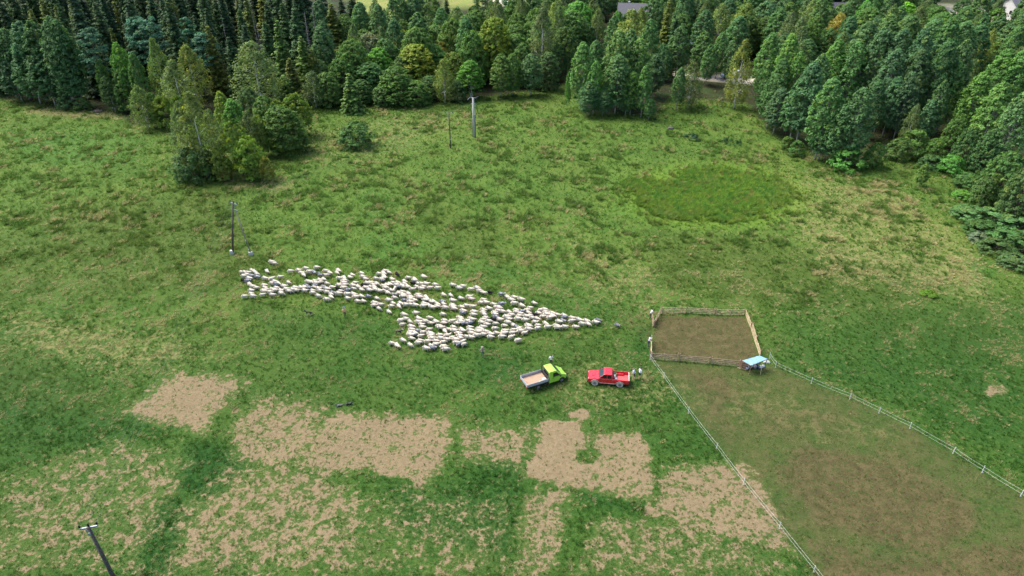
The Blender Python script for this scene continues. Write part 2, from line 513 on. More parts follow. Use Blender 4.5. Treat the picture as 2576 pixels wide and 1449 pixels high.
# ================================================================== grass tufts
def tuft_mesh(name, seed, blades, spread, height, width, lean):
    rg = np.random.default_rng(seed)
    V, Q, val = [], [], []
    for i in range(blades):
        a, r = rg.uniform(0, 6.283), spread * math.sqrt(rg.uniform(0, 1)) * .55
        bx, by = r * math.cos(a), r * math.sin(a)
        h = height * rg.uniform(.55, 1.15)
        w = width * rg.uniform(.7, 1.3)
        da = a + rg.uniform(-.9, .9)
        out = spread * rg.uniform(.25, 1.0)
        tx, ty = bx + out * math.cos(da) + lean * h, by + out * math.sin(da)
        sx, sy = -math.sin(da) * w, math.cos(da) * w
        mx, my = bx + (tx - bx) * .4, by + (ty - by) * .4
        b = len(V)
        V += [(bx - sx, by - sy, -.05), (bx + sx, by + sy, -.05), (mx + sx * .9, my + sy * .9, h * .72), (mx - sx * .9, my - sy * .9, h * .72), (tx, ty, h), (tx - sx * .1, ty - sy * .1, h * .98)]
        Q += [(b, b + 1, b + 2, b + 3), (b + 3, b + 2, b + 4, b + 5)]
        val += [rg.uniform(.85, 1.18)] * 2
    return np_mesh(name, np.array(V), np.array(Q), M_BLADE, {'v': ('FACE', 'FLOAT', val)})

t = NT('grass_blades')
tint = t.attr('tint', 'INSTANCER').outputs[0]
vv = t.attr('v').outputs[2]
cc = t.mix(1.0, tint, t.n('ShaderNodeCombineColor', {0: vv, 1: vv, 2: vv}).outputs[0], 'MULTIPLY')
d1 = t.n('ShaderNodeBsdfDiffuse', {'Color': cc}).outputs[0]
d2 = t.n('ShaderNodeBsdfTranslucent', {'Color': cc}).outputs[0]
M_BLADE = t.surf(t.n('ShaderNodeMixShader', {0: .45, 1: d1, 2: d2}).outputs[0])

tuft_col = bpy.data.collections.new('tufts')
for i, (bl, sp_, hh, ww, ln) in enumerate([(16, .32, .30, .022, .15), (14, .40, .22, .026, .25), (20, .30, .42, .020, .2), (12, .45, .16, .030, .1), (22, .36, .5, .018, .3)]):
    tuft_col.objects.link(bpy.data.objects.new('tuft_%d' % i, tuft_mesh('tuft', 40 + i, bl, sp_, hh, ww, ln)))

def scatter(name, pts, scl, tintv, kindv, label=None):
    n = len(pts)
    me = bpy.data.meshes.new(name)
    me.vertices.add(n)
    me.vertices.foreach_set('co', pts.astype(np.float32).ravel())
    for an, typ, arr in (('scl', 'FLOAT', scl), ('rz', 'FLOAT', RNG.uniform(-.9, .9, n)), ('pick', 'INT', kindv), ('tint', 'FLOAT_COLOR', np.concatenate([tintv, np.ones((n, 1))], 1))):
        a = me.attributes.new(an, typ, 'POINT')
        if typ == 'FLOAT_COLOR': a.data.foreach_set('color', arr.astype(np.float32).ravel())
        elif typ == 'INT': a.data.foreach_set('value', arr.astype(np.int32))
        else: a.data.foreach_set('value', arr.astype(np.float32))
    o = link_mesh(name, me)
    ng = bpy.data.node_groups.new(name + '_nodes', 'GeometryNodeTree')
    ng.interface.new_socket('Geometry', in_out='INPUT', socket_type='NodeSocketGeometry')
    ng.interface.new_socket('Geometry', in_out='OUTPUT', socket_type='NodeSocketGeometry')
    N = ng.nodes.new
    gi, go = N('NodeGroupInput'), N('NodeGroupOutput')
    iop, ci = N('GeometryNodeInstanceOnPoints'), N('GeometryNodeCollectionInfo')
    ci.inputs['Collection'].default_value = tuft_col
    ci.inputs['Separate Children'].default_value = True
    ci.inputs['Reset Children'].default_value = True
    def na(nm, dt):
        a = N('GeometryNodeInputNamedAttribute')
        a.data_type = dt
        a.inputs['Name'].default_value = nm
        return next(s for s in a.outputs if s.enabled and s.name == 'Attribute')
    cx = N('ShaderNodeCombineXYZ')
    L = ng.links.new
    L(na('rz', 'FLOAT'), cx.inputs[2])
    L(gi.outputs[0], iop.inputs['Points'])
    L(ci.outputs[0], iop.inputs['Instance'])
    iop.inputs['Pick Instance'].default_value = True
    L(na('pick', 'INT'), iop.inputs['Instance Index'])
    L(cx.outputs[0], iop.inputs['Rotation'])
    L(na('scl', 'FLOAT'), iop.inputs['Scale'])
    L(iop.outputs[0], go.inputs[0])
    mod = o.modifiers.new('scatter', 'NODES')
    mod.node_group = ng
    tag(o, label, kind='stuff')
    return o

def grass():
    n = 520000
    # even over the meadow, a little denser near the camera
    y = 34 + (RNG.uniform(0, 1, n) ** 1.15) * 150
    x = RNG.uniform(-1, 1, n) * (0.78 * (y * CP + CAM_H * SP) + 3)
    px, py = proj(x, y, gh(x, y))
    z = zones(px, py, x, y)
    n4 = vnoise(x, y, 4.5, 21)
    n1 = vnoise(x, y, 1.3, 22)
    n12 = vnoise(x, y, 14, 23)
    u = RNG.uniform(0, 1, n)
    keep = np.full(n, .34)
    clump = sstep(.50, .66, n1 * .62 + n4 * .38) * (1 - .85 * sstep(600, 800, py + (n12 - .5) * 260))          # rush clumps stand together
    keep = keep + .45 * clump
    keep *= 1 - .72 * sstep(.2, .8, z['bare'])
    keep *= 1 - .45 * z['tramp']
    keep = np.maximum(keep, .6 * np.maximum(z['reed'], z['reedrim'] * .7))
    keep *= 1 - .93 * z['floor']
    keep *= (1 - z['gravel']) * (1 - .9 * z['field']) * (1 - .9 * z['lawn'])
    ok = u < keep * .62
    x, y, px, py = x[ok], y[ok], px[ok], py[ok]
    z = {k: v[ok] for k, v in z.items()}
    n4, n1, n12, clump = n4[ok], n1[ok], n12[ok], clump[ok]
    m = len(x)
    r = RNG.uniform(0, 1, m)
    def mixc(a, b, f): return a + (b - a) * f[:, None]
    g_dark, g_mid = np.array([.038, .094, .017]), np.array([.070, .134, .026])
    g_yel, g_straw, g_olive = np.array([.115, .150, .036]), np.array([.27, .235, .112]), np.array([.056, .092, .022])
    c = mixc(g_dark, g_mid, RNG.uniform(0, 1, m))
    c = mixc(c, np.broadcast_to(g_yel, c.shape), (RNG.uniform(0, 1, m) < .22 + .25 * (n12 > .5)) * RNG.uniform(.4, 1, m))
    c = mixc(c, np.broadcast_to(g_olive, c.shape), clump * (RNG.uniform(0, 1, m) < .55) * .8)
    straw_p = np.clip(.07 + .5 * z['dry'] + .16 * (n4 > .56) + .40 * (py > 680) * (py < 1060) * (n12 > .40) + .12 * (py > 640), 0, .85) * (1 - .25 * z['lush'])
    nst = vnoise(x, y, 2.1, 31, 3)
    straw_p = straw_p * (.15 + 2.4 * sstep(.52, .66, nst))          # straw stands in bunches
    straw = RNG.uniform(0, 1, m) < straw_p
    c = mixc(c, np.broadcast_to(g_straw, c.shape), straw * RNG.uniform(.45, 1, m))
    c = mixc(c, np.broadcast_to(np.array([.018, .070, .011]), c.shape), z['lush'] * .75 * (~straw))
    c = mixc(c, np.broadcast_to(np.array([.056, .076, .018]), c.shape), z['olive'] * .55 * (RNG.uniform(0, 1, m) < .7) * (~straw))
    tr = RNG.uniform(0, 1, m) < z['tramp'] * .8
    c = mixc(c, np.where((r < .22)[:, None], np.array([.15, .13, .065]), np.where((r < .6)[:, None], np.array([.066, .058, .024]), np.array([.056, .078, .022]))), tr * .85)
    rd = np.where((r < .07)[:, None], np.array([.10, .080, .028]), np.where((r < .45)[:, None], np.array([.080, .130, .018]), np.array([.040, .092, .016])))
    c = c * (1.75 - .45 * z['lush'] - .35 * z['tramp'])[:, None]
    c = mixc(c, rd * 2.7, z['reed'] * .95)
    c = mixc(c, np.broadcast_to(np.array([.12, .16, .02]), c.shape) * 1.4, z['reedrim'] * .7 * (r < .7))
    sc = RNG.uniform(.42, .82, m) * (1 + .75 * clump)
    sc = np.where(z['bare'] > .3, sc * .62, sc)
    sc = np.where(z['tramp'] > .4, sc * .55, sc)
    sc = np.where(z['lush'] > .4, sc * .8, sc)
    sc = np.where(z['reed'] > .4, RNG.uniform(1.0, 1.8, m), sc)
    k = RNG.choice(5, m, p=[.28, .24, .2, .16, .12])
    k = np.where(z['reed'] > .4, RNG.choice([2, 4], m), k)
    k = np.where(z['tramp'] > .4, RNG.choice([1, 3], m), k)
    k = np.where((clump > .5) & (z['bare'] < .3) & (z['tramp'] < .3), RNG.choice([0, 2, 4], m), k)
    pts = np.stack([x, y, ground_z(x, y)], 1)
    print('tufts', m)
    scatter('meadow_grass', pts, sc, c, k, 'rough meadow grass with rush clumps and straw tufts')
grass()
# ================================================================== trees
def leaf_mat(name, rough=.55, trans=.3, spec=.35):
    t = NT(name)
    oi = t.n('ShaderNodeObjectInfo')
    v = t.attr('v').outputs[2]
    h = t.attr('w').outputs[2]
    c = t.mix(1.0, oi.outputs['Color'], t.n('ShaderNodeCombineColor', {0: v, 1: v, 2: v}).outputs[0], 'MULTIPLY')
    c = t.mix(h, c, t.mix(1.0, c, (1.55, 1.18, .8), 'MULTIPLY'))       # some sprays are yellower than others
    p = t.n('ShaderNodeBsdfPrincipled', {'Base Color': c, 'Roughness': rough, 'Specular IOR Level': spec}).outputs[0]
    tr = t.n('ShaderNodeBsdfTranslucent', {'Color': t.mix(1.0, c, (1.2, 1.25, .7), 'MULTIPLY')}).outputs[0]
    return t.surf(t.n('ShaderNodeMixShader', {0: trans, 1: p, 2: tr}).outputs[0])
M_LEAF = leaf_mat('leaves', .6, .38, .16)
M_NEEDLE = leaf_mat('needles', .65, .22, .12)

def bark(name, a, b, scale=6.0, thr=(.45, .6)):
    t = NT(name)
    co = t.n('ShaderNodeTexCoord').outputs['Object']
    mp = t.n('ShaderNodeMapping', {'Vector': co, 'Scale': (1, 1, .35)}).outputs[0]
    c = t.mix(t.ramp(t.noise(scale, 4, mp), *thr), a, b)
    return t.surf(t.n('ShaderNodeBsdfPrincipled', {'Base Color': c, 'Roughness': .9, 'Specular IOR Level': .2}).outputs[0])
M_BARK = {'birch': bark('birch_bark', (.62, .60, .55), (.10, .09, .08), 3.0, (.52, .66)),
          'aspen': bark('aspen_bark', (.36, .36, .31), (.17, .17, .14), 3.0),
          'dark': bark('dark_bark', (.075, .06, .045), (.13, .105, .08)),
          'pine': bark('pine_bark', (.20, .12, .075), (.12, .09, .07)),
          'dead': bark('dead_bark', (.30, .285, .27), (.19, .175, .16))}

def leaf_quads(C, N, size, rg, aspect=.62):
    """Leaf-spray rhombs at C (n, 3) facing N (n, 3)."""
    n = len(C)
    N = N / np.maximum(np.linalg.norm(N, axis=1, keepdims=True), 1e-6)
    r = rg.normal(size=(n, 3))
    U = np.cross(N, r)
    U /= np.maximum(np.linalg.norm(U, axis=1, keepdims=True), 1e-6)
    W = np.cross(N, U)
    s = size[:, None]
    bend = N * s * .18
    V = np.stack([C - U * s, C - W * s * aspect + bend, C + U * s, C + W * s * aspect + bend], 1).reshape(-1, 3)
    Q = np.arange(4 * n).reshape(n, 4)
    return V, Q

def crown_leafy(seed, H, Rr, base, puffs, per, psize, lsize, profile, droop=0.0, flat=.8, inner=.45, lean=0.0, yellow=.15):
    rg = np.random.default_rng(seed)
    Cs, Ns, Ss, vs, ws, limbs = [], [], [], [], [], []
    lob = [(rg.uniform(0, 6.28), rg.uniform(.72, 1.25)) for _ in range(7)]
    for i in range(puffs):
        tt = rg.uniform(0, 1) ** .9
        a = rg.uniform(0, 6.283)
        lf = 1 + .22 * sum(math.cos(a * (k + 1) + l[0]) * (l[1] - .9) for k, l in enumerate(lob[:4]))
        rad = Rr * profile(tt) * lf * (inner + (1 - inner) * math.sqrt(rg.uniform(0, 1)))
        zc = base + (H - base) * tt * .965
        pc = np.array([rad * math.cos(a) + lean * tt, rad * math.sin(a), zc])
        pr = psize * rg.uniform(.65, 1.35) * (.6 + .4 * profile(min(1, tt + .05)))
        m = int(per * rg.uniform(.7, 1.3))
        d = rg.normal(size=(m, 3))
        d /= np.linalg.norm(d, axis=1, keepdims=True)
        d[:, 2] = np.where(d[:, 2] < -.25, -d[:, 2] * .6, d[:, 2])
        rr = pr * rg.uniform(.45, 1.0, (m, 1))
        off = d * rr * np.array([1, 1, flat])
        if droop:
            off[:, 2] -= np.abs(rg.normal(0, droop, m)) * pr
        C = pc + off
        outw = np.array([math.cos(a), math.sin(a), .35])
        N = d * .8 + outw * .35 + np.array([0, 0, .55]) + rg.normal(0, .38, (m, 3))
        if droop: N[:, 2] *= .45
        Cs.append(C); Ns.append(N)
        Ss.append(lsize * rg.uniform(.65, 1.35, m))
        vs.append(np.full(m, rg.uniform(.72, 1.28)) * rg.uniform(.85, 1.15, m))
        ws.append(np.full(m, float(rg.uniform(0, 1) < yellow) * rg.uniform(.3, 1)))
        if i % 5 == 0: limbs.append(pc)
    C, N, Sz = np.concatenate(Cs), np.concatenate(Ns), np.concatenate(Ss)
    ok = C[:, 2] > .12
    V, Q = leaf_quads(C[ok], N[ok], Sz[ok], rg)
    return V, Q, np.concatenate(vs)[ok], np.concatenate(ws)[ok], limbs

def crown_spruce(seed, H, Rr, base, levels, dens=1.0, dead=False, shape=.85, want_sticks=False):
    rg = np.random.default_rng(seed)
    Cs, Ns, Ss, vs, sticks = [], [], [], [], []
    for li in range(levels):
        tt = (li + rg.uniform(0, .6)) / levels
        zc = base + (H - base) * tt
        L = Rr * ((1 - tt) ** shape) * rg.uniform(.8, 1.15) + .12
        nb = max(4, int((9 + rg.integers(0, 4)) * dens))
        a0 = rg.uniform(0, 6.28)
        for b in range(nb):
            a = a0 + b * 6.283 / nb + rg.normal(0, .22)
            l = L * rg.uniform(.62, 1.15)
            steps = max(2, int(l / .42) + 1)
            br = rg.uniform(.7, 1.3)
            drop = rg.uniform(.25, .55)
            tipz = zc - drop * l + .18 * l
            if dead:
                if rg.uniform() < .55: sticks.append(((0, 0, zc), (l * .8 * math.cos(a), l * .8 * math.sin(a), zc - drop * l * .6)))
                continue
            for s_ in range(steps):
                f = (s_ + .6) / steps
                rr = l * f
                zz = zc - drop * l * math.sin(f * 1.9) * .95
                for side in (-1, 0, 1):
                    ww = l * .20 * (1 - f * .7) * side
                    aa = a
                    c = (rr * math.cos(aa) - ww * math.sin(aa) + rg.normal(0, .05), rr * math.sin(aa) + ww * math.cos(aa) + rg.normal(0, .05), zz - abs(side) * .10 * l * .5 + rg.normal(0, .06))
                    Cs.append(c)
                    Ns.append((math.cos(a) * .55 + rg.normal(0, .3), math.sin(a) * .55 + rg.normal(0, .3), .85 + rg.normal(0, .2)))
                    Ss.append(rg.uniform(.24, .42) * (.75 + .25 * (1 - tt)))
                    vs.append(br * rg.uniform(.8, 1.2))
    if dead: return None, None, None, None, (sticks if want_sticks else [])
    V, Q = leaf_quads(np.array(Cs), np.array(Ns), np.array(Ss), rg, .7)
    return V, Q, np.array(vs), np.where(RNG.uniform(0, 1, len(vs)) < .06, .8, 0.0), []

def trunk_mesh(name, H, r0, mat, limbs=(), stems=1, spread=0.0, seed=0, top=.97, n=7):
    rg = random.Random(seed)
    mb = MB()
    for s_ in range(stems):
        a = rg.uniform(0, 6.28)
        k = spread * (1 if stems > 1 else 0)
        bx, by = .12 * k * math.cos(a), .12 * k * math.sin(a)
        wob = [rg.uniform(-.03, .03) * H for _ in range(4)]
        hh = H * (top if s_ == 0 else top * rg.uniform(.7, .95))
        pts, rad = [], []
        for i in range(7):
            f = i / 6
            pts.append((bx + k * f * math.cos(a) + wob[i % 4] * f * (1 - f), by + k * f * math.sin(a) + wob[(i + 1) % 4] * f * (1 - f), -.3 + (hh + .3) * f))
            rad.append(max(.015, r0 * (1.25 if i == 0 else 1) * (1 - .93 * f) / (1 if stems == 1 else 1.4)))
        mb.tube(pts, rad, n)
    for lp in limbs:
        z0 = max(.25 * H, lp[2] - .32 * math.hypot(lp[0], lp[1]) - .08 * H)
        p0, p1 = Vector((0, 0, z0)), Vector((lp[0], lp[1], lp[2]))
        mid = (p0 + p1) / 2 + Vector((0, 0, .06 * H * rg.uniform(-.3, 1) * .3))
        rr = max(.02, r0 * (1 - z0 / H) * .42)
        mb.tube([p0, mid, p1], [rr, rr * .65, .012], 5)
    return mb.mesh(name, mat, smooth=True)

KINDS = {}
def add_kind(key, H, W, crowns, bark_key, r0, label, leaf=M_LEAF, stems=1, spread=0.0, top=.97):
    lst = []
    for i, (V, Q, v, w, limbs) in enumerate(crowns):
        cme = None
        if V is not None:
            cme = np_mesh(key + '_crown', V, Q, leaf, {'v': ('FACE', 'FLOAT', v), 'w': ('FACE', 'FLOAT', w)})
        lst.append((cme, trunk_mesh(key + '_trunk', H, r0, M_BARK[bark_key], limbs, stems, spread, i, top)))
    KINDS[key] = (H, W, lst, label)

prof_aspen = lambda t_: max(.10, math.sin(math.pi * min(1, (t_ * .92 + .06)) ** .78) ** .65) if t_ < .98 else .12
prof_birch = lambda t_: max(.08, math.sin(math.pi * (t_ * .93 + .05) ** .72) ** .8)
prof_broad = lambda t_: max(.15, math.sqrt(max(0, 1 - (t_ * 1.35 - .38) ** 2 / 1.0))) if t_ < .97 else .2
prof_shrub = lambda t_: max(.12, math.sqrt(max(0, 1 - (t_ * 1.18 - .22) ** 2)))
prof_pine = lambda t_: max(.2, math.sin(math.pi * (t_ * .9 + .08) ** .9) ** .5)
add_kind('aspen_tree', 16, 6.4, [crown_leafy(100 + i, 16, 3.2, 2.6, 370, 24, .60, .215, prof_aspen, 0, 1.15, .42, yellow=.10) for i in range(4)], 'aspen', .17, '')
add_kind('birch_tree', 15, 6.2, [crown_leafy(120 + i, 15, 3.1, 1.8, 160, 26, .80, .18, prof_birch, 1.1, 1.1, .35, yellow=.2) for i in range(4)], 'birch', .15, '')
add_kind('leafy_tree', 11, 8.4, [crown_leafy(140 + i, 11, 4.2, .7, 400, 24, .66, .23, prof_broad, 0, .9, .45, yellow=.14) for i in range(4)], 'dark', .22, '')
add_kind('rowan_tree', 7, 5.0, [crown_leafy(160 + i, 7, 2.5, .9, 120, 28, .58, .20, prof_broad, .25, .8, .42, yellow=.22) for i in range(3)], 'dark', .10, '', stems=2, spread=.8)
add_kind('pine_tree', 18, 6.6, [crown_leafy(180 + i, 18, 3.3, 7.0, 85, 60, .95, .24, prof_pine, 0, .42, .35, yellow=.05) for i in range(3)], 'pine', .2, '', leaf=M_NEEDLE)
add_kind('spruce_tree', 20, 6.0, [crown_spruce(200 + i, 20, 3.0, 1.0, 34, 1.15, shape=(.62, .75, .55, .68)[i]) for i in range(4)], 'dark', .2, '', leaf=M_NEEDLE, top=.99)
add_kind('fir_tree', 9, 5.6, [crown_spruce(220 + i, 9, 2.8, .2, 19, 1.25, shape=.8) for i in range(2)], 'dark', .13, '', leaf=M_NEEDLE, top=.99)
add_kind('dead_spruce', 18, 4.0, [crown_spruce(230 + i, 18, 1.9, 4.0, 30, .8, dead=True) for i in range(2)], 'dead', .16, '', top=1.0)
add_kind('willow_shrub', 4.2, 5.4, [crown_leafy(240 + i, 4.2, 2.7, .15, 80, 42, .72, .19, prof_shrub, 0, .8, .5, yellow=.1) for i in range(3)], 'dark', .09, '', stems=6, spread=1.5, top=.8)
# dead spruces keep their twigs: sticks become part of the trunk mesh
for i, (cme, tme) in enumerate(KINDS['dead_spruce'][2]):
    _, _, _, _, sticks = crown_spruce(230 + i, 18, 1.9, 4.0, 30, .8, dead=True, want_sticks=True)
    mb = MB()
    mb.tube([(0, 0, -.3), (.05, 0, 6), (-.04, .05, 12), (0, 0, 18)], [.19, .14, .085, .02], 7)
    tw = MB()
    for a_, b_ in sticks: tw.tube([a_, b_], [.03, .01], 4)
    KINDS['dead_spruce'][2][i] = (tw.mesh('dead_spruce_branches', M_BARK['dead']), mb.mesh('dead_spruce_trunk', M_BARK['dead'], smooth=True))

TREES = []          # [root, kind, photo x, photo y of the middle, adjective]
def plant(kind, base, h, w, tintc, adj=None, var=None, group=None, rz=None):
    H, W, lst, _ = KINDS[kind]
    i = random.randrange(len(lst)) if var is None else var % len(lst)
    cme, tme = lst[i]
    root = thing(kind, None, 'shrub' if kind == 'willow_shrub' else 'tree', base, random.uniform(0, 6.28) if rz is None else rz)
    root.scale = (w / W, w / W, h / H)
    link_mesh('trunk', tme, root)
    if cme is not None:
        cr = link_mesh('branches' if kind == 'dead_spruce' else 'crown', cme, root)
        if kind == 'dead_spruce': cr['kind'] = 'stuff'
        j = random.uniform(.88, 1.12)
        j *= 2.05
        cr.color = (tintc[0] * j * random.uniform(.90, 1.10), tintc[1] * j, tintc[2] * j * random.uniform(.85, 1.1) * .86, 1)
    mx, my = proj(base[0], base[1], base[2] + h * .6)
    TREES.append([root, kind, float(mx), float(my), adj, tintc])
    return root

VPY = CY + FOC / math.tan(PITCH)
def top_tree(kind, tx, ty, by, wpx, tintc, adj=None, **kw):
    """Tree whose top is seen at (tx, ty) and whose foot stands at photo height by."""
    bx = tx + (CX - tx) * (by - ty) / (VPY - ty)
    b = P(bx, by)
    lo, hi = .5, 60.0
    for _ in range(40):
        m = (lo + hi) / 2
        _, yy = proj(b[0], b[1], b[2] + m)
        if yy > ty: lo = m
        else: hi = m
    h = (lo + hi) / 2
    w = wpx * depth_at((b[0], b[1], b[2] + h * .5)) / FOC
    return plant(kind, b, h, w, tintc, adj, **kw)

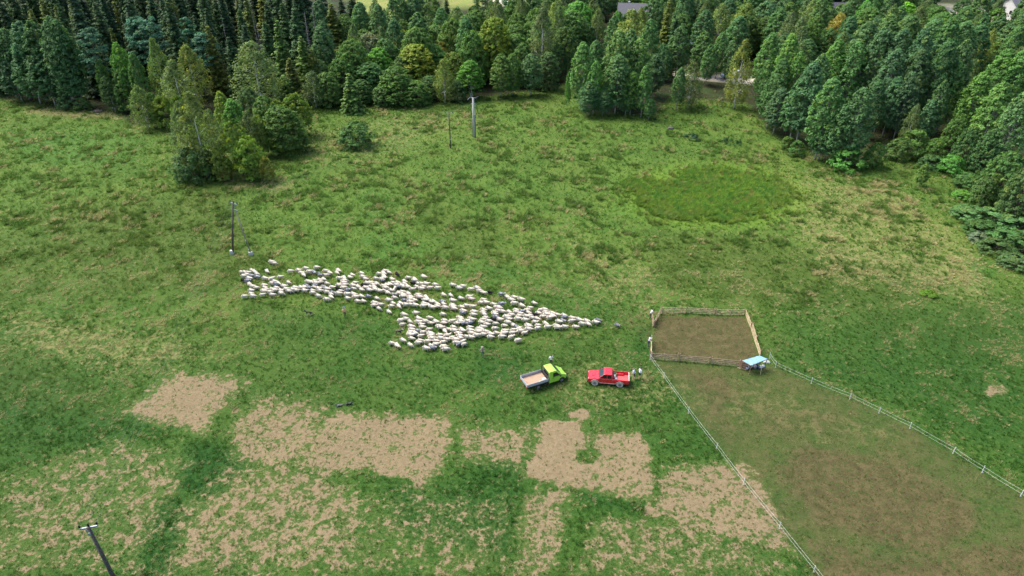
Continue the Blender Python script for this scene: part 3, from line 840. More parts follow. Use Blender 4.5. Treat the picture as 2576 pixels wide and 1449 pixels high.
# leaf colours of the kinds (real leaf colours, told apart by species)
ASP, ASPD, ASPB = (.052, .108, .040), (.043, .092, .041), (.062, .132, .036)
BIR, BIRY, BIRD = (.072, .108, .036), (.088, .122, .034), (.056, .088, .036)
BRD, BRDD, BRDY, BRG = (.050, .100, .027), (.040, .082, .028), (.088, .130, .022), (.056, .140, .028)
ROW, ROWO = (.070, .112, .024), (.100, .108, .026)
SPR, SPRY, SPRD = (.028, .056, .022), (.060, .080, .020), (.019, .042, .020)
PIN, GOLD, GREY = (.036, .088, .056), (.165, .140, .036), (.080, .108, .074)
FIRC = (.050, .092, .024)
A_, B_, L_, W_, N_, S_, F_, D_, Q_ = 'aspen_tree', 'birch_tree', 'leafy_tree', 'rowan_tree', 'pine_tree', 'spruce_tree', 'fir_tree', 'dead_spruce', 'willow_shrub'
LIST = [
 # left wood, front
 (A_, 42, 50, 256, 82, ASPD), (A_, 73, 50, 262, 82, ASPD), (A_, 118, 38, 266, 84, ASPD), (A_, 137, 48, 270, 70, ASPD), (A_, 8, 70, 250, 70, ASPD), (A_, 16, 150, 256, 70, ASPD),
 (A_, 52, 125, 262, 78, ASPD), (A_, 91, 130, 268, 76, ASPD), (A_, 150, 160, 272, 56, ASPD), (A_, 125, 66, 270, 74, ASPD), (A_, -30, 60, 246, 80, ASPD),
 (N_, 216, 62, 268, 66, PIN), (A_, 289, 105, 276, 58, BRG, 'bright green'), (L_, 300, 170, 280, 60, BRD), (N_, 338, 36, 230, 66, PIN), (N_, 366, 38, 238, 70, PIN),
 (B_, 380, 90, 288, 60, BIR), (B_, 463, 107, 276, 78, BIRY), (B_, 427, 147, 310, 92, BIR), (S_, 276, 66, 244, 34, SPRY), (S_, 422, 56, 238, 46, SPRY), (N_, 461, 42, 218, 52, PIN),
 (S_, 516, 20, 215, 50, SPR), (S_, 520, 62, 236, 50, SPRY), (N_, 505, 78, 236, 64, PIN), (S_, 573, 90, 246, 48, SPRD), (B_, 627, 98, 282, 118, BIR, 'tall weeping'),
 (D_, 557, 42, 205, 22, GREY), (D_, 633, 32, 195, 22, GREY), (D_, 645, 60, 205, 24, GREY), (D_, 784, 14, 178, 22, GREY), (D_, 765, 28, 205, 34, GREY), (D_, 438, 30, 190, 22, GREY),
 (B_, 341, 211, 324, 62, BIR), (W_, 398, 238, 325, 52, ROW), (L_, 375, 232, 318, 40, BRD), (W_, 440, 238, 345, 44, ROW),
 (A_, 245, 150, 276, 40, BRD), (A_, 262, 190, 282, 44, BRDD), (Q_, 200, 246, 276, 40, BRDD), (Q_, 160, 240, 274, 44, ASPD), (A_, 330, 130, 285, 44, BRD),
 # spruces of the middle left
 (S_, 664, 52, 230, 60, SPR), (S_, 695, 50, 242, 64, FIRC), (S_, 708, 4, 195, 56, SPR), (S_, 739, 16, 218, 64, SPR), (S_, 755, 90, 250, 66, FIRC), (S_, 781, 120, 252, 44, SPRY), (S_, 668, 2, 190, 54, SPR),
 (S_, 600, 20, 200, 50, SPR), (S_, 612, 60, 225, 48, SPRD), (S_, 486, 30, 205, 42, SPRD), (S_, 400, 20, 200, 42, SPRD), (S_, 306, 30, 205, 40, SPR), (S_, 250, 28, 205, 42, SPRD),
 (S_, 832, 8, 165, 74, SPRY), (L_, 864, 44, 160, 66, BRDD), (S_, 856, -4, 110, 50, SPRD), (S_, 884, -14, 100, 56, SPRD), (S_, 942, -4, 92, 50, SPRD), (S_, 966, 20, 84, 30, SPRD), (S_, 1015, 2, 92, 62, SPRD), (S_, 1046, -6, 84, 36, SPRD),
 (B_, 1072, 6, 118, 68, BIR), (S_, 1122, -6, 98, 36, SPRD), (B_, 1148, 14, 118, 66, BIR), (L_, 1192, 13, 96, 46, BRDD), (S_, 1237, 4, 90, 42, SPRD), (B_, 912, 20, 120, 46, BIRD), (L_, 900, 30, 140, 54, BRDD),
 # middle leafy wood
 (L_, 927, 82, 190, 78, GREY), (W_, 981, 58, 150, 78, ROW), (W_, 1046, 72, 150, 78, ROW), (W_, 1100, 64, 140, 64, ROWO), (W_, 1166, 42, 130, 70, ROW), (L_, 1242, 42, 205, 96, BRDY), (W_, 1145, 75, 160, 66, ROWO),
 (L_, 966, 96, 205, 68, ASP), (L_, 1041, 110, 220, 100, BRDY), (W_, 1106, 104, 190, 56, ROWO), (L_, 854, 145, 248, 80, BRD), (L_, 948, 120, 220, 74, BRG), (L_, 927, 155, 240, 80, ASP), (L_, 995, 165, 260, 92, BRD),
 (L_, 1044, 202, 264, 72, BRD), (B_, 1114, 146, 258, 58, BIRY), (A_, 1182, 150, 248, 72, BRG), (L_, 1138, 130, 228, 66, ROW), (L_, 1185, 112, 208, 66, BRD), (A_, 1260, 134, 246, 58, BRD),
 (F_, 877, 183, 282, 78, FIRC), (L_, 817, 182, 268, 66, BRD), (B_, 781, 176, 272, 62, BIRD), (L_, 713, 192, 268, 56, BRD), (S_, 726, 146, 262, 58, SPRY), (L_, 800, 150, 250, 60, BRDD), (L_, 880, 120, 215, 60, ROW),
 (L_, 1010, 140, 225, 70, BRDD), (W_, 1072, 150, 215, 60, ROW), (L_, 1080, 190, 250, 60, BRDD), (L_, 905, 200, 262, 60, BRDD), (L_, 960, 215, 264, 60, BRDD), (L_, 1150, 200, 254, 50, BRDD), (W_, 1010, 90, 165, 60, ROWO),
 (A_, 1288, 134, 243, 56, BRD), (A_, 1337, 134, 241, 64, ASP), (B_, 1366, 14, 205, 80, BIRD), (L_, 1314, 108, 218, 58, BRD), (B_, 1395, 4, 150, 60, BIRY), (L_, 1442, 26, 155, 84, BRDD), (L_, 1457, 2, 132, 88, BRG),
 (L_, 1421, 66, 195, 70, BRDD), (S_, 1413, 138, 205, 26, (.16, .085, .05)), (A_, 1431, 181, 273, 18, BRG, 'slim lone'), (S_, 1507, -10, 92, 36, SPRD), (S_, 1327, 8, 85, 28, SPRD), (L_, 1380, 130, 226, 64, BRDD), (L_, 1300, 60, 160, 70, BRD),
 (L_, 1345, 40, 140, 60, BRD), (L_, 1480, 60, 150, 50, BRDD), (L_, 1405, 110, 205, 50, BRDD), (L_, 1230, 100, 200, 60, BRDD), (W_, 1200, 80, 160, 60, ROW),
 # clump right of the middle
 (A_, 1546, 38, 165, 46, ASP), (L_, 1556, 26, 150, 44, ASPB), (B_, 1615, 14, 160, 56, BIR), (L_, 1585, 30, 150, 60, BRD), (B_, 1592, 20, 195, 104, BIRY, 'large pale'), (A_, 1468, 103, 276, 66, ASPB), (A_, 1501, 100, 262, 62, ASP), (A_, 1561, 75, 272, 86, ASP), (A_, 1590, 72, 262, 60, ASP), (A_, 1613, 95, 272, 76, ASPB),
 (A_, 1640, 46, 235, 62, ASP), (A_, 1559, 136, 287, 76, ASP), (A_, 1501, 152, 287, 48, ASPB), (A_, 1483, 205, 292, 62, ASPD), (A_, 1535, 195, 287, 42, ASPB), (A_, 1595, 178, 292, 46, ASPB), (A_, 1626, 162, 296, 42, ASPB),
 (A_, 1637, 246, 301, 36, ASPB), (A_, 1652, 134, 248, 58, ASPD), (A_, 1580, 210, 290, 50, ASPD), (A_, 1520, 225, 291, 50, ASPD),
 (S_, 1684, 2, 150, 38, SPRY), (S_, 1702, 44, 155, 52, SPRD), (L_, 1647, -4, 120, 66, BRDD), (S_, 1770, 0, 118, 70, SPRD), (A_, 1715, 64, 195, 62, ASP), (A_, 1775, 77, 188, 56, ASP), (A_, 1819, 80, 198, 48, ASP),
 (B_, 1819, 6, 125, 78, BIR), (B_, 1882, 4, 135, 84, BIRY), (B_, 1877, 95, 273, 70, BIRY), (B_, 1746, 153, 272, 66, BIRD), (A_, 1715, 168, 277, 38, ASP), (S_, 1692, 108, 195, 30, SPRY), (L_, 1735, -2, 110, 60, BRDD), (L_, 1670, 110, 205, 50, ASPD),
 (A_, 1790, 110, 215, 40, ASP), (A_, 1845, 100, 205, 40, ASP),
 # right hand wood
 (A_, 1944, 82, 255, 68, ASPB), (A_, 1996, 82, 274, 68, ASPB), (L_, 1934, 2, 130, 80, ASPD), (B_, 2051, -4, 120, 68, BIR), (B_, 2017, 50, 140, 62, BIRY), (B_, 2118, 30, 135, 62, GOLD, 'golden yellow'), (A_, 2113, 97, 295, 78, ASPB),
 (A_, 2165, 102, 305, 78, ASP), (A_, 2072, 133, 315, 64, ASP), (A_, 2017, 128, 295, 54, ASPB), (A_, 1975, 144, 292, 56, ASP), (A_, 2103, 190, 402, 84, ASP), (A_, 2051, 152, 362, 84, ASPD), (A_, 2178, 218, 417, 88, ASP), (A_, 1957, 184, 324, 68, ASP),
 (A_, 2022, 195, 354, 74, ASPD), (A_, 1970, 218, 338, 64, ASPD), (A_, 1935, 150, 282, 50, ASP), (A_, 2130, 260, 415, 70, ASP), (A_, 2090, 280, 404, 66, ASPD),
 (A_, 2230, 66, 304, 90, ASPD), (A_, 2280, 68, 312, 82, ASPD), (A_, 2332, 68, 322, 82, ASPD), (A_, 2191, 50, 255, 88, ASP), (A_, 2243, 34, 225, 80, ASP), (A_, 2296, 32, 225, 88, ASP), (A_, 2361, 40, 235, 88, ASP), (A_, 2400, 42, 250, 80, ASP),
 (A_, 2439, 50, 245, 80, ASP), (A_, 2395, 94, 335, 80, ASPD), (A_, 2436, 97, 330, 70, ASPD), (A_, 2322, 122, 335, 80, ASPD), (A_, 2262, 120, 330, 80, ASPD), (L_, 2283, 5, 85, 68, (.10, .22, .03), 'vivid green round'), (A_, 2191, -4, 95, 60, BRG),
 (B_, 2504, 68, 235, 52, BIRY), (B_, 2342, -6, 90, 60, BIRD), (A_, 2543, 120, 306, 78, ASPB), (A_, 2585, 118, 315, 70, ASPB), (A_, 2413, 152, 336, 66, ASPB), (B_, 2454, 145, 295, 54, BIR), (A_, 2478, 180, 356, 78, ASPB), (A_, 2530, 205, 405, 88, ASPB),
 (A_, 2585, 230, 440, 88, ASP), (A_, 2500, 250, 390, 60, BRD), (L_, 2450, 320, 425, 56, BRDD), (L_, 2500, 330, 440, 66, BRDD), (A_, 2350, 250, 372, 50, ASPD), (B_, 2312, 258, 372, 40, BIRD), (A_, 2215, 200, 350, 60, ASPD), (A_, 2265, 190, 345, 60, ASPD), (A_, 2300, 180, 350, 60, ASPD),
 (A_, 2380, 200, 370, 50, ASPD), (L_, 2420, 290, 400, 54, BRD), (A_, 2570, 60, 240, 60, ASP), (A_, 2480, 40, 200, 50, ASP), (L_, 2090, 70, 170, 60, BRDD), (L_, 2140, 40, 160, 50, BRDD), (L_, 1985, 30, 140, 60, BRDD), (L_, 2350, 10, 100, 50, BRDD), (L_, 2430, -5, 60, 44, BRDD),
 (N_, 2530, -110, 80, 40, PIN), (N_, 2552, -120, 84, 40, PIN), (N_, 2505, -110, 76, 40, PIN),
 # bushes along the right edge
 (Q_, 2138, 376, 426, 84, BRG, 'dense bright'), (Q_, 2212, 362, 420, 54, BRD), (Q_, 2270, 350, 400, 60, BRDD), (Q_, 2310, 330, 398, 70, BRD), (Q_, 2360, 352, 405, 60, BRD), (Q_, 2010, 355, 392, 36, BRD), (Q_, 1985, 345, 375, 34, BRD), (Q_, 2400, 392, 436, 60, BRG),
 (Q_, 2350, 392, 425, 60, BRDD), (A_, 2331, 412, 470, 34, BRD, 'small lone'), (L_, 2551, 382, 512, 96, BRD), (Q_, 2500, 440, 520, 60, BRDD), (L_, 2600, 420, 560, 90, BRDD),
 (Q_, 2446, 522, 548, 84, ASP), (Q_, 2500, 530, 562, 96, ASP), (Q_, 2556, 545, 580, 96, ASP), (Q_, 2476, 560, 590, 84, BRDD), (Q_, 2536, 578, 612, 96, ASP), (Q_, 2580, 604, 642, 90, BRDD), (Q_, 2512, 606, 634, 80, BRDD), (Q_, 2560, 644, 668, 80, BRDD), (Q_, 2440, 436, 470, 60, BRD), (Q_, 2425, 480, 500, 44, BRG), (Q_, 2465, 584, 604, 46, GREY),
 # group of trees standing out into the meadow
 (B_, 469, 226, 446, 104, BIR, 'white stemmed'), (B_, 446, 250, 440, 80, BIRD), (Q_, 470, 372, 452, 96, BRDD), (Q_, 510, 380, 448, 60, BRD), (W_, 580, 306, 442, 70, ROW), (W_, 614, 342, 452, 76, BRDY), (W_, 545, 372, 455, 46, ROW), (W_, 664, 394, 458, 34, ROWO),
 (L_, 700, 266, 380, 112, BRD), (W_, 738, 234, 342, 76, ROW), (A_, 550, 228, 384, 56, BRDY), (A_, 578, 246, 392, 66, BRG), (B_, 619, 276, 402, 60, BIRD), (W_, 645, 290, 392, 50, ROW), (B_, 520, 270, 420, 60, BIRD), (L_, 660, 240, 350, 70, BRD), (W_, 560, 420, 452, 36, ROWO), (W_, 640, 400, 456, 40, ROW),
 (W_, 690, 250, 335, 60, ROW), (L_, 620, 220, 330, 70, BRDD),
 (Q_, 892, 309, 368, 84, BRDD, 'round lone'),
]
for it in LIST:
    top_tree(it[0], it[1], it[2], it[3], it[4] * (1.25 if it[0] == S_ else .92 if it[0] == A_ else 1), it[5], it[6] if len(it) > 6 else None)

# the spruce wood and the woods behind, filled tree by tree where the photograph shows crowns but no single outline
taken = [(r[0].location.x, r[0].location.y) for r in TREES]
def fill(poly, step, kinds, seed, mind=3.4):
    rg = random.Random(seed)
    pts = [P(*q) for q in poly]
    x0, x1, y0, y1 = min(p[0] for p in pts), max(p[0] for p in pts), min(p[1] for p in pts), max(p[1] for p in pts)
    cnt = 0
    y = y0
    row = 0
    while y < y1:
        x = x0 + (row % 2) * step * .5
        while x < x1:
            X, Y = x + rg.uniform(-.36, .36) * step, y + rg.uniform(-.36, .36) * step
            qx, qy = proj(X, Y, 0.0)
            if inpoly(np.array([float(qx)]), np.array([float(qy)]), poly, .01)[0] > .5 and all((X - a) ** 2 + (Y - b) ** 2 > mind * mind for a, b in taken):
                k, hh, ww, tc = rg.choice(kinds)
                plant(k, (X, Y, float(gh(X, Y))), hh * rg.uniform(.85, 1.15), ww * rg.uniform(.85, 1.15), tc)
                taken.append((X, Y))
                cnt += 1
            x += step
        y += step * .87
        row += 1
    print('fill', cnt)
SPK = [(S_, 23, 7.6, SPR), (S_, 24, 7.2, SPRD), (S_, 22, 7.6, SPR), (S_, 25, 8.0, SPRD), (S_, 21, 6.8, SPRY)]
LFK = [(L_, 12, 8, BRDD), (L_, 13, 8.5, BRD), (A_, 15, 6.5, ASP), (B_, 15, 6.5, BIRD), (L_, 11, 8, BRD), (A_, 16, 6.5, ASPD)]
fill([(-90, 240), (160, 244), (330, 248), (620, 252), (770, 236), (800, 150), (830, 112), (-90, 112)], 7.0, SPK, 3, 4.4)
fill([(800, 230), (1000, 235), (1300, 215), (1420, 170), (1500, 150), (1500, 90), (1330, 70), (1000, 110), (830, 130)], 7.5, LFK, 5, 4.2)
fill([(1325, 66), (1340, 14), (1470, -12), (2100, -14), (2350, 12), (2330, 60), (1940, 58), (1800, 54), (1640, 58), (1480, 80)], 9.5, LFK + SPK[:2], 8, 5)
fill([(1660, 170), (1930, 160), (1960, 240), (2200, 300), (2420, 330), (2640, 380), (2640, 110), (2300, 96), (1940, 60), (1800, 56), (1640, 60)], 8.0, LFK, 6, 4.6)
# ================================================================== living figures grown over a skeleton
def skin_mesh(name, joints, bones, root, levels=1):
    """joints {key: (xyz, radius or (rx, ry))}; one continuous skin over the bones."""
    me = bpy.data.meshes.new(name + '_bones')
    keys = list(joints)
    me.from_pydata([joints[k][0] for k in keys], [(keys.index(a), keys.index(b)) for a, b in bones], [])
    o = bpy.data.objects.new(name + '_bones', me)
    COL.objects.link(o)
    o.modifiers.new('skin', 'SKIN').use_smooth_shade = True
    if levels:
        sb = o.modifiers.new('sub', 'SUBSURF')
        sb.levels = sb.render_levels = levels
    lay = me.skin_vertices[0].data if me.skin_vertices else None
    if lay is None:
        bm = bmesh.new(); bm.from_mesh(me); bm.verts.layers.skin.verify(); bm.to_mesh(me); bm.free()
        lay = me.skin_vertices[0].data
    for i, k in enumerate(keys):
        r_ = joints[k][1]
        lay[i].radius = (r_, r_) if not isinstance(r_, tuple) else r_
        lay[i].use_root = (k == root)
    dg = bpy.context.evaluated_depsgraph_get()
    out = bpy.data.meshes.new_from_object(o.evaluated_get(dg))
    out.name = name
    bpy.data.objects.remove(o)
    return out

def wool(name, rgb, patch=None, face=None):
    t = NT(name)
    co = t.n('ShaderNodeTexCoord').outputs['Object']
    oi = t.n('ShaderNodeObjectInfo').outputs['Random']
    a = t.noise(9, 4, co, .65)
    sh = t.n('ShaderNodeVectorMath', {0: co, 1: t.n('ShaderNodeCombineXYZ', {0: t.math('MULTIPLY', oi, 37.0)}).outputs[0]}, operation='ADD').outputs[0]
    c = t.mix(t.ramp(a, .35, .7), tuple(x * .86 for x in rgb), rgb)
    c = t.mix(t.math('MULTIPLY', t.ramp(t.noise(2.4, 2, sh), .5, .7), .5), c, tuple(x * y for x, y in zip(rgb, (.92, .84, .70))))
    if patch: c = t.mix(t.ramp(t.noise(4.2, 1, sh), .50, .54), c, patch)
    nb = t.n('ShaderNodeBump', {'Height': t.noise(22, 2, co), 'Strength': .6, 'Distance': .03}).outputs[0]
    return t.surf(t.n('ShaderNodeBsdfPrincipled', {'Base Color': c, 'Roughness': .95, 'Specular IOR Level': .1, 'Normal': nb}).outputs[0])

M_WOOL = wool('cream_wool', (.58, .53, .42))
M_WOOLP = wool('pinkish_wool', (.62, .53, .44))
M_WOOLG = wool('grey_wool', (.150, .155, .165), (.33, .34, .35))
M_WOOLK = wool('black_wool', (.022, .021, .022))
M_SPOT = wool('spotted_wool', (.55, .52, .46), (.02, .02, .02))
M_FACE = paint('cream_face', (.46, .38, .31), .8)
M_FACEK = paint('dark_face', (.03, .028, .026), .8)
M_FACEW = paint('white_face', (.62, .60, .56), .8)

def sheep_joints(head=.0, step=.0, turn=.0, fat=1.0):
    """Walking sheep along +X; head 0 carried low forward, 1 raised, -1 grazing."""
    hz = .71 + .16 * head
    mz = hz - .10 + .03 * head
    J = {'pel': ((-.40, 0, .62), .245 * fat), 'loin': ((-.12, 0, .62), .275 * fat), 'rib': ((.14, 0, .615), .275 * fat), 'che': ((.32, turn * .02, .63), .225 * fat),
         'nk': ((.46, turn * .06, .655 + .06 * head), .16), 'nk2': ((.55, turn * .10, .685 + .12 * head), .12), 'hd': ((.63, turn * .15, hz), .088), 'mz': ((.75, turn * .19, mz - .03), .058), 'ns': ((.81, turn * .21, mz - .06), .042),
         'tl': ((-.60, 0, .64), .05), 'tl2': ((-.64, 0, .46), .035)}
    Bn = [('pel', 'loin'), ('loin', 'rib'), ('rib', 'che'), ('che', 'nk'), ('nk', 'nk2'), ('nk2', 'hd'), ('hd', 'mz'), ('mz', 'ns'), ('pel', 'tl'), ('tl', 'tl2')]
    for sg, nm in ((1, 'l'), (-1, 'r')):
        h, f = step * sg, -step * sg
        J.update({'hh' + nm: ((-.38, .125 * sg, .46), .085), 'hk' + nm: ((-.46 + h * .4, .13 * sg, .29), .045), 'hf' + nm: ((-.41 + h, .13 * sg, .03), .034),
                  'fs' + nm: ((.25, .115 * sg, .46), .075), 'fk' + nm: ((.26 + f * .5, .12 * sg, .26), .042), 'ff' + nm: ((.25 + f, .12 * sg, .03), .034),
                  'er' + nm: ((.575, turn * .13 + .11 * sg, hz + .005), .022)})
        Bn += [('pel', 'hh' + nm), ('hh' + nm, 'hk' + nm), ('hk' + nm, 'hf' + nm), ('rib', 'fs' + nm), ('fs' + nm, 'fk' + nm), ('fk' + nm, 'ff' + nm), ('hd', 'er' + nm)]
    return J, Bn

def face_split(me, mats, rule):
    for mm in mats: me.materials.append(mm)
    for p in me.polygons: p.material_index = rule(p.center)

POSES = []
for i, (hd, st, tu, ft) in enumerate([(-.15, .10, 0, 1), (.05, -.11, .5, 1.05), (-.7, .06, 0, 1.02), (.25, .12, -.5, .97), (-1.5, .05, .3, 1), (.6, -.06, .6, 1)]):
    J, Bn = sheep_joints(hd, st, tu, ft)
    me = skin_mesh('sheep_pose', J, Bn, 'loin')
    POSES.append((me, hd))
def sheep_mesh(name, woolm, facem):
    out = []
    for me, hd in POSES:
        c = me.copy()
        c.name = name
        c.materials.clear()
        hz = .71 + .16 * hd
        face_split(c, [woolm, facem], lambda q: 1 if (q.x > .60 and q.z > .2 and q.z > hz - .45) or q.z < .30 or (q.x > .55 and abs(q.y) > .09 and q.z > .6) else 0)
        out.append(c)
    return out
SHEEP = {'w': sheep_mesh('white_sheep', M_WOOL, M_FACE), 'p': sheep_mesh('pinkish_sheep', M_WOOLP, M_FACE), 'b': sheep_mesh('black_faced_sheep', M_WOOL, M_FACEK),
         'g': sheep_mesh('grey_sheep', M_WOOLG, M_FACEK), 'k': sheep_mesh('black_sheep', M_WOOLK, M_FACEK), 's': sheep_mesh('spotted_sheep', M_SPOT, M_FACEK), 'f': sheep_mesh('grey_sheep', M_WOOLG, M_FACEW)}

# where each animal of the flock stands (read from four enlarged views of the photograph) and which way it walks
Z1 = """690,108 740,128 130,290 188,290 255,300,w 318,255,w,-30 370,293,w,-30 415,328,w,-25 225,340 165,365 310,365,g 422,388,g 270,415 158,442,k 245,456,g
605,280,w,-45 565,410 690,415,w,25 845,380,w,10 1040,280 1190,265,p 1320,225 1525,210 1240,312 1288,352,w,-40 1390,292,w,15 1480,300,g,-30 1590,352,g,-30 1690,270 1765,312,w,-25 1930,270,w,-30 1905,308,w,-40 1695,355,w,12
1945,410 2040,410,w,-40 2035,465 2025,500,p 285,525,w,-25 342,558 408,580,w,12 548,540 558,576 590,610 690,500 745,470 815,510,w,-25 768,530,g 780,588 915,560,w,-12 1000,485,w,-25 700,622 545,652 655,662 738,636 310,637,b 305,690 180,740,w,15 335,740 515,712,w,15 700,712 860,640,b 865,692,w,-15 960,612 1010,648
1125,590 1148,632 1080,622 1235,588 1300,580 1300,642 1388,598,g 1330,545,g 1480,574 1365,470 1412,484 1490,460 1515,505 1580,440,w,-20 1655,430,w,-30 1602,476 1715,505,w,-20 1492,535,g 1560,605 1655,580,g 1592,642,w 1720,612,w,-12 1815,580 1452,638 1452,682 1555,740,w,-12 1712,662 1790,702,w,-20 1795,756,w,-25 1710,800 1822,682,g 1920,600,k 1942,545 2050,540,w,10 2025,590,w,5 1970,646 2108,636,g,15 1935,697 2065,697,w,-20 2098,780"""
Z2 = """105,250,w,-20 60,290,w,-20 275,215,w,-12 298,280 350,325,w,-25 718,170 785,200,w,-20 945,235,k,-30 600,226 690,220,w,-40 692,265,w,-35 690,300,w,-25 545,310 642,325 655,345,g 845,330,w,-25 1145,295,p 1262,325,w,-25 1262,352 1075,370,w,-30 1430,290,w,-25
160,392 385,408 322,442,k 450,390 562,412,w,-20 492,430 120,445 215,470,w,-25 130,506 278,526,w,-25 360,490 425,532,w,-15 450,475 512,480,w,-25 525,515,w,-20 612,546,w,-15 680,446 745,436,w,-20 800,426,w,-25 862,390 948,402,w,-15 725,490 695,540,w,-20 765,575,w,-25 832,535,w,-20 895,500,w,-85 925,440 958,470,g 1022,446,w,-20 1075,416,w,-15 1058,465 1132,470,w,-25 1225,516 1232,402,k 1330,406,w,-20 1392,415 1475,420 1300,466,w,-15 1428,470 1388,505 1550,482,p,10 1645,425 1690,486
868,600,s 905,612,s,15 975,595,w,-20 1040,570 1048,620,w,-15 1150,600,w,-20 130,612,w,-20 20,605 168,662,p 275,645,w,-20 405,650,g 565,680,w,-15 205,730 310,735,w,-15 780,722 890,670,p 1045,650 1075,720,g 1185,665,p 1182,698,w,-15 1258,715,w,-15 1185,750,w,-15 1330,630 1355,665,p 1475,660,w,-45 1492,690,w,-25 1452,716
520,776,w 510,812,p 632,800,w,10 600,870,w,-20 865,775,b,-15 830,825 975,832,w,-40 1000,780,w,-15 1102,806 1190,795 1275,810,w,-15 785,930,w,-30 1800,615,w,-20 1935,626,w,-30 1970,440,w,-20 2085,490,w,-25 2160,466 2305,510 2425,495,w,-15 2472,545,w,-15 2542,576,w,-20 2120,680,w,-15 1970,730,w,-10 2278,655 2318,692,p 1780,745,g,-20 1615,750,w,-20 1570,745,w,-30 1440,780,w,-15 1425,826 1530,812,w,-20 1592,856,w,-15 1690,790,w,-25 1682,830,w,-20 1800,785,w,-30 1830,856,p 1965,805 1992,872,w,-20 1970,840,w,-20 2132,840,w,-15 2225,825 2345,835 2165,916,w,-10 2160,956,g 1065,985,w,-20 1285,955 1545,1046,w,-15 1790,976,w"""
Z3 = """510,402,p,15 602,366 682,418,w,-25 540,470,w,10 842,370,w,-25 835,430 962,420 890,470 1072,452,w 1162,430,w,-20 1325,410 1310,446,p 1465,415,w,15 1600,346,w,-15 1632,385,w 1622,426 1556,452 1800,362 1842,390 1690,452,g,15 1795,452,g,15 1752,420 1872,246 1857,296
705,516,p,-10 712,566 822,590,g 912,526 1035,562,w,5 1212,504 1258,540,w,5 1335,602,w,-40 1490,526,w,-20 1402,566 1505,590 1640,568,w,-20 1655,592 1795,532 1800,586 1575,642,p,5 700,622,w,8 772,640,w,-12 928,612,w,5 692,672,w,-5 750,665,g 885,686,w,8 1055,630 1062,660 1072,692,w,10 1092,732,w,10 1235,670 1375,682,w,20 1460,716,w,15 712,732,w,-20 550,770,w,-20 345,820,w,-10 445,870,w,-45 685,856,w,-25 872,776 832,816 1008,786,w,8 1250,735 1160,782 1370,746,p 1300,800,w,5 1612,690 1612,722,p 1525,756 1540,806,w,5 1590,832,g,40 1668,792,w,35 1690,836,w,25 1735,696 1812,712,w,-15
980,920,w,-15 1072,866,w,-25 1112,912,g,-15 1165,852,w,15 1305,890,w,8 1345,935,w,5 1822,640 1922,680,w,5 1952,614 1967,566"""
Z4 = """72,65,w,-12 175,65,k,-15 370,105,f,-15 475,160,w,-35 540,200,w,-20 592,155,w,-15 710,195,w,-12 590,260,w,5 720,300,w,-30 935,255,w,-25 865,340,b 60,195 20,246 102,246,w,-15 230,272,w,-20 370,275,f,10 290,320,w,10 325,345,p,-15 150,350,w,-15 60,376,w,-20 312,386,p 392,405,w,-15 500,405,p,-25 248,420 255,450 50,416 75,456,w,-25 100,510,w,-5 625,380,w,-15 622,410 705,440,p 712,402,g 810,385,w,8 832,416,w,-20 945,455,k,-15 870,465 540,466 675,480,w,8 800,490 905,512,w 985,525,w,-20 1010,425,w,-20 1052,375,p,8 1120,370,w,-15 1130,415,w,10 1085,486,w,8 1150,450 1245,480,w,-20 1205,512,w,8 1245,430,w,-15 1330,455,w,-20 1450,470,w,-20 1465,500,g 1590,510,w,-15 1710,540,p,-20 1585,562,w,8 1425,565,g,-10 1360,576,w,-15 1760,615,w,-15 1840,570,w,-20 1868,620,w,-35 1995,590,w,-20 2035,560,g,-15 2370,635,g,-25
275,495,g,-10 232,542,k 340,545,p,-12 460,500 500,530,w,-15 650,530,w,8 780,550 950,580,w,-12 50,550,w,8 150,576 270,605,w,8 120,620,w,-12 30,590,w,-15 480,590,w 420,640,w,-15 582,640,w,-25 635,662,g,-25 50,675,w,-10 260,690,w,5 30,720,w,-10 110,745,p,-15 60,796 180,790,p,-20 180,840 285,770 375,835,w,5 415,785,w,10 430,745,w,10 540,840,w,20 580,716,w,10 560,770,w,5 680,700,w,15 700,740,w,10 655,900,w,12 770,766,w,20 825,635 835,662 842,710,w,-10 1000,640,p,5 1000,690,w,10 1130,610,w,-35 1170,665,w,5 1310,645,w 1345,675,w,-10 1460,665,w,-5 1650,665,w,-10"""
FLOCK = []
def read(txt, ox, oy, sc):
    for tok in txt.split():
        q = tok.split(',')
        sx, sy = ox + float(q[0]) / sc, oy + float(q[1]) / sc
        FLOCK.append((sx, sy, q[2] if len(q) > 2 else 'w', float(q[3]) if len(q) > 3 else None))
read(Z1, 880, 960, 4.954); read(Z2, 1300, 980, 4.954); read(Z3, 1400, 1120, 4.954); read(Z4, 1800, 1080, 4.6)
# drop double readings where the enlarged views overlap
kept = []
for f in FLOCK:
    if all(abs(f[0] - g[0]) > 7 or abs(f[1] - g[1]) > 3.6 for g in kept): kept.append(f)
FLOCK = kept
HERD = []        # [object, kind, photo x, photo y]
NAMES = {'w': 'white_sheep', 'p': 'white_sheep', 'b': 'white_sheep', 'g': 'grey_sheep', 'f': 'grey_sheep', 'k': 'black_sheep', 's': 'spotted_sheep'}
rs = random.Random(5)
for sx, sy, k, hd in FLOCK:
    b = S(sx, sy, .46)
    i = rs.choices(range(6), [30, 26, 18, 14, 6, 6])[0]
    o = link_mesh(NAMES[k], SHEEP[k][i])
    s_ = rs.uniform(.88, 1.10) * .83
    o.location = (b.x, b.y, float(ground_z(b.x, b.y)) - .01)
    ang = (hd if hd is not None else -4) * 1.25 + rs.uniform(-9, 9)
    o.rotation_euler = (0, 0, R(ang))
    o.scale = (s_ * rs.uniform(.96, 1.05), s_ * rs.uniform(.95, 1.08), s_)
    HERD.append([o, k, sx / 1.49068, sy / 1.49068])
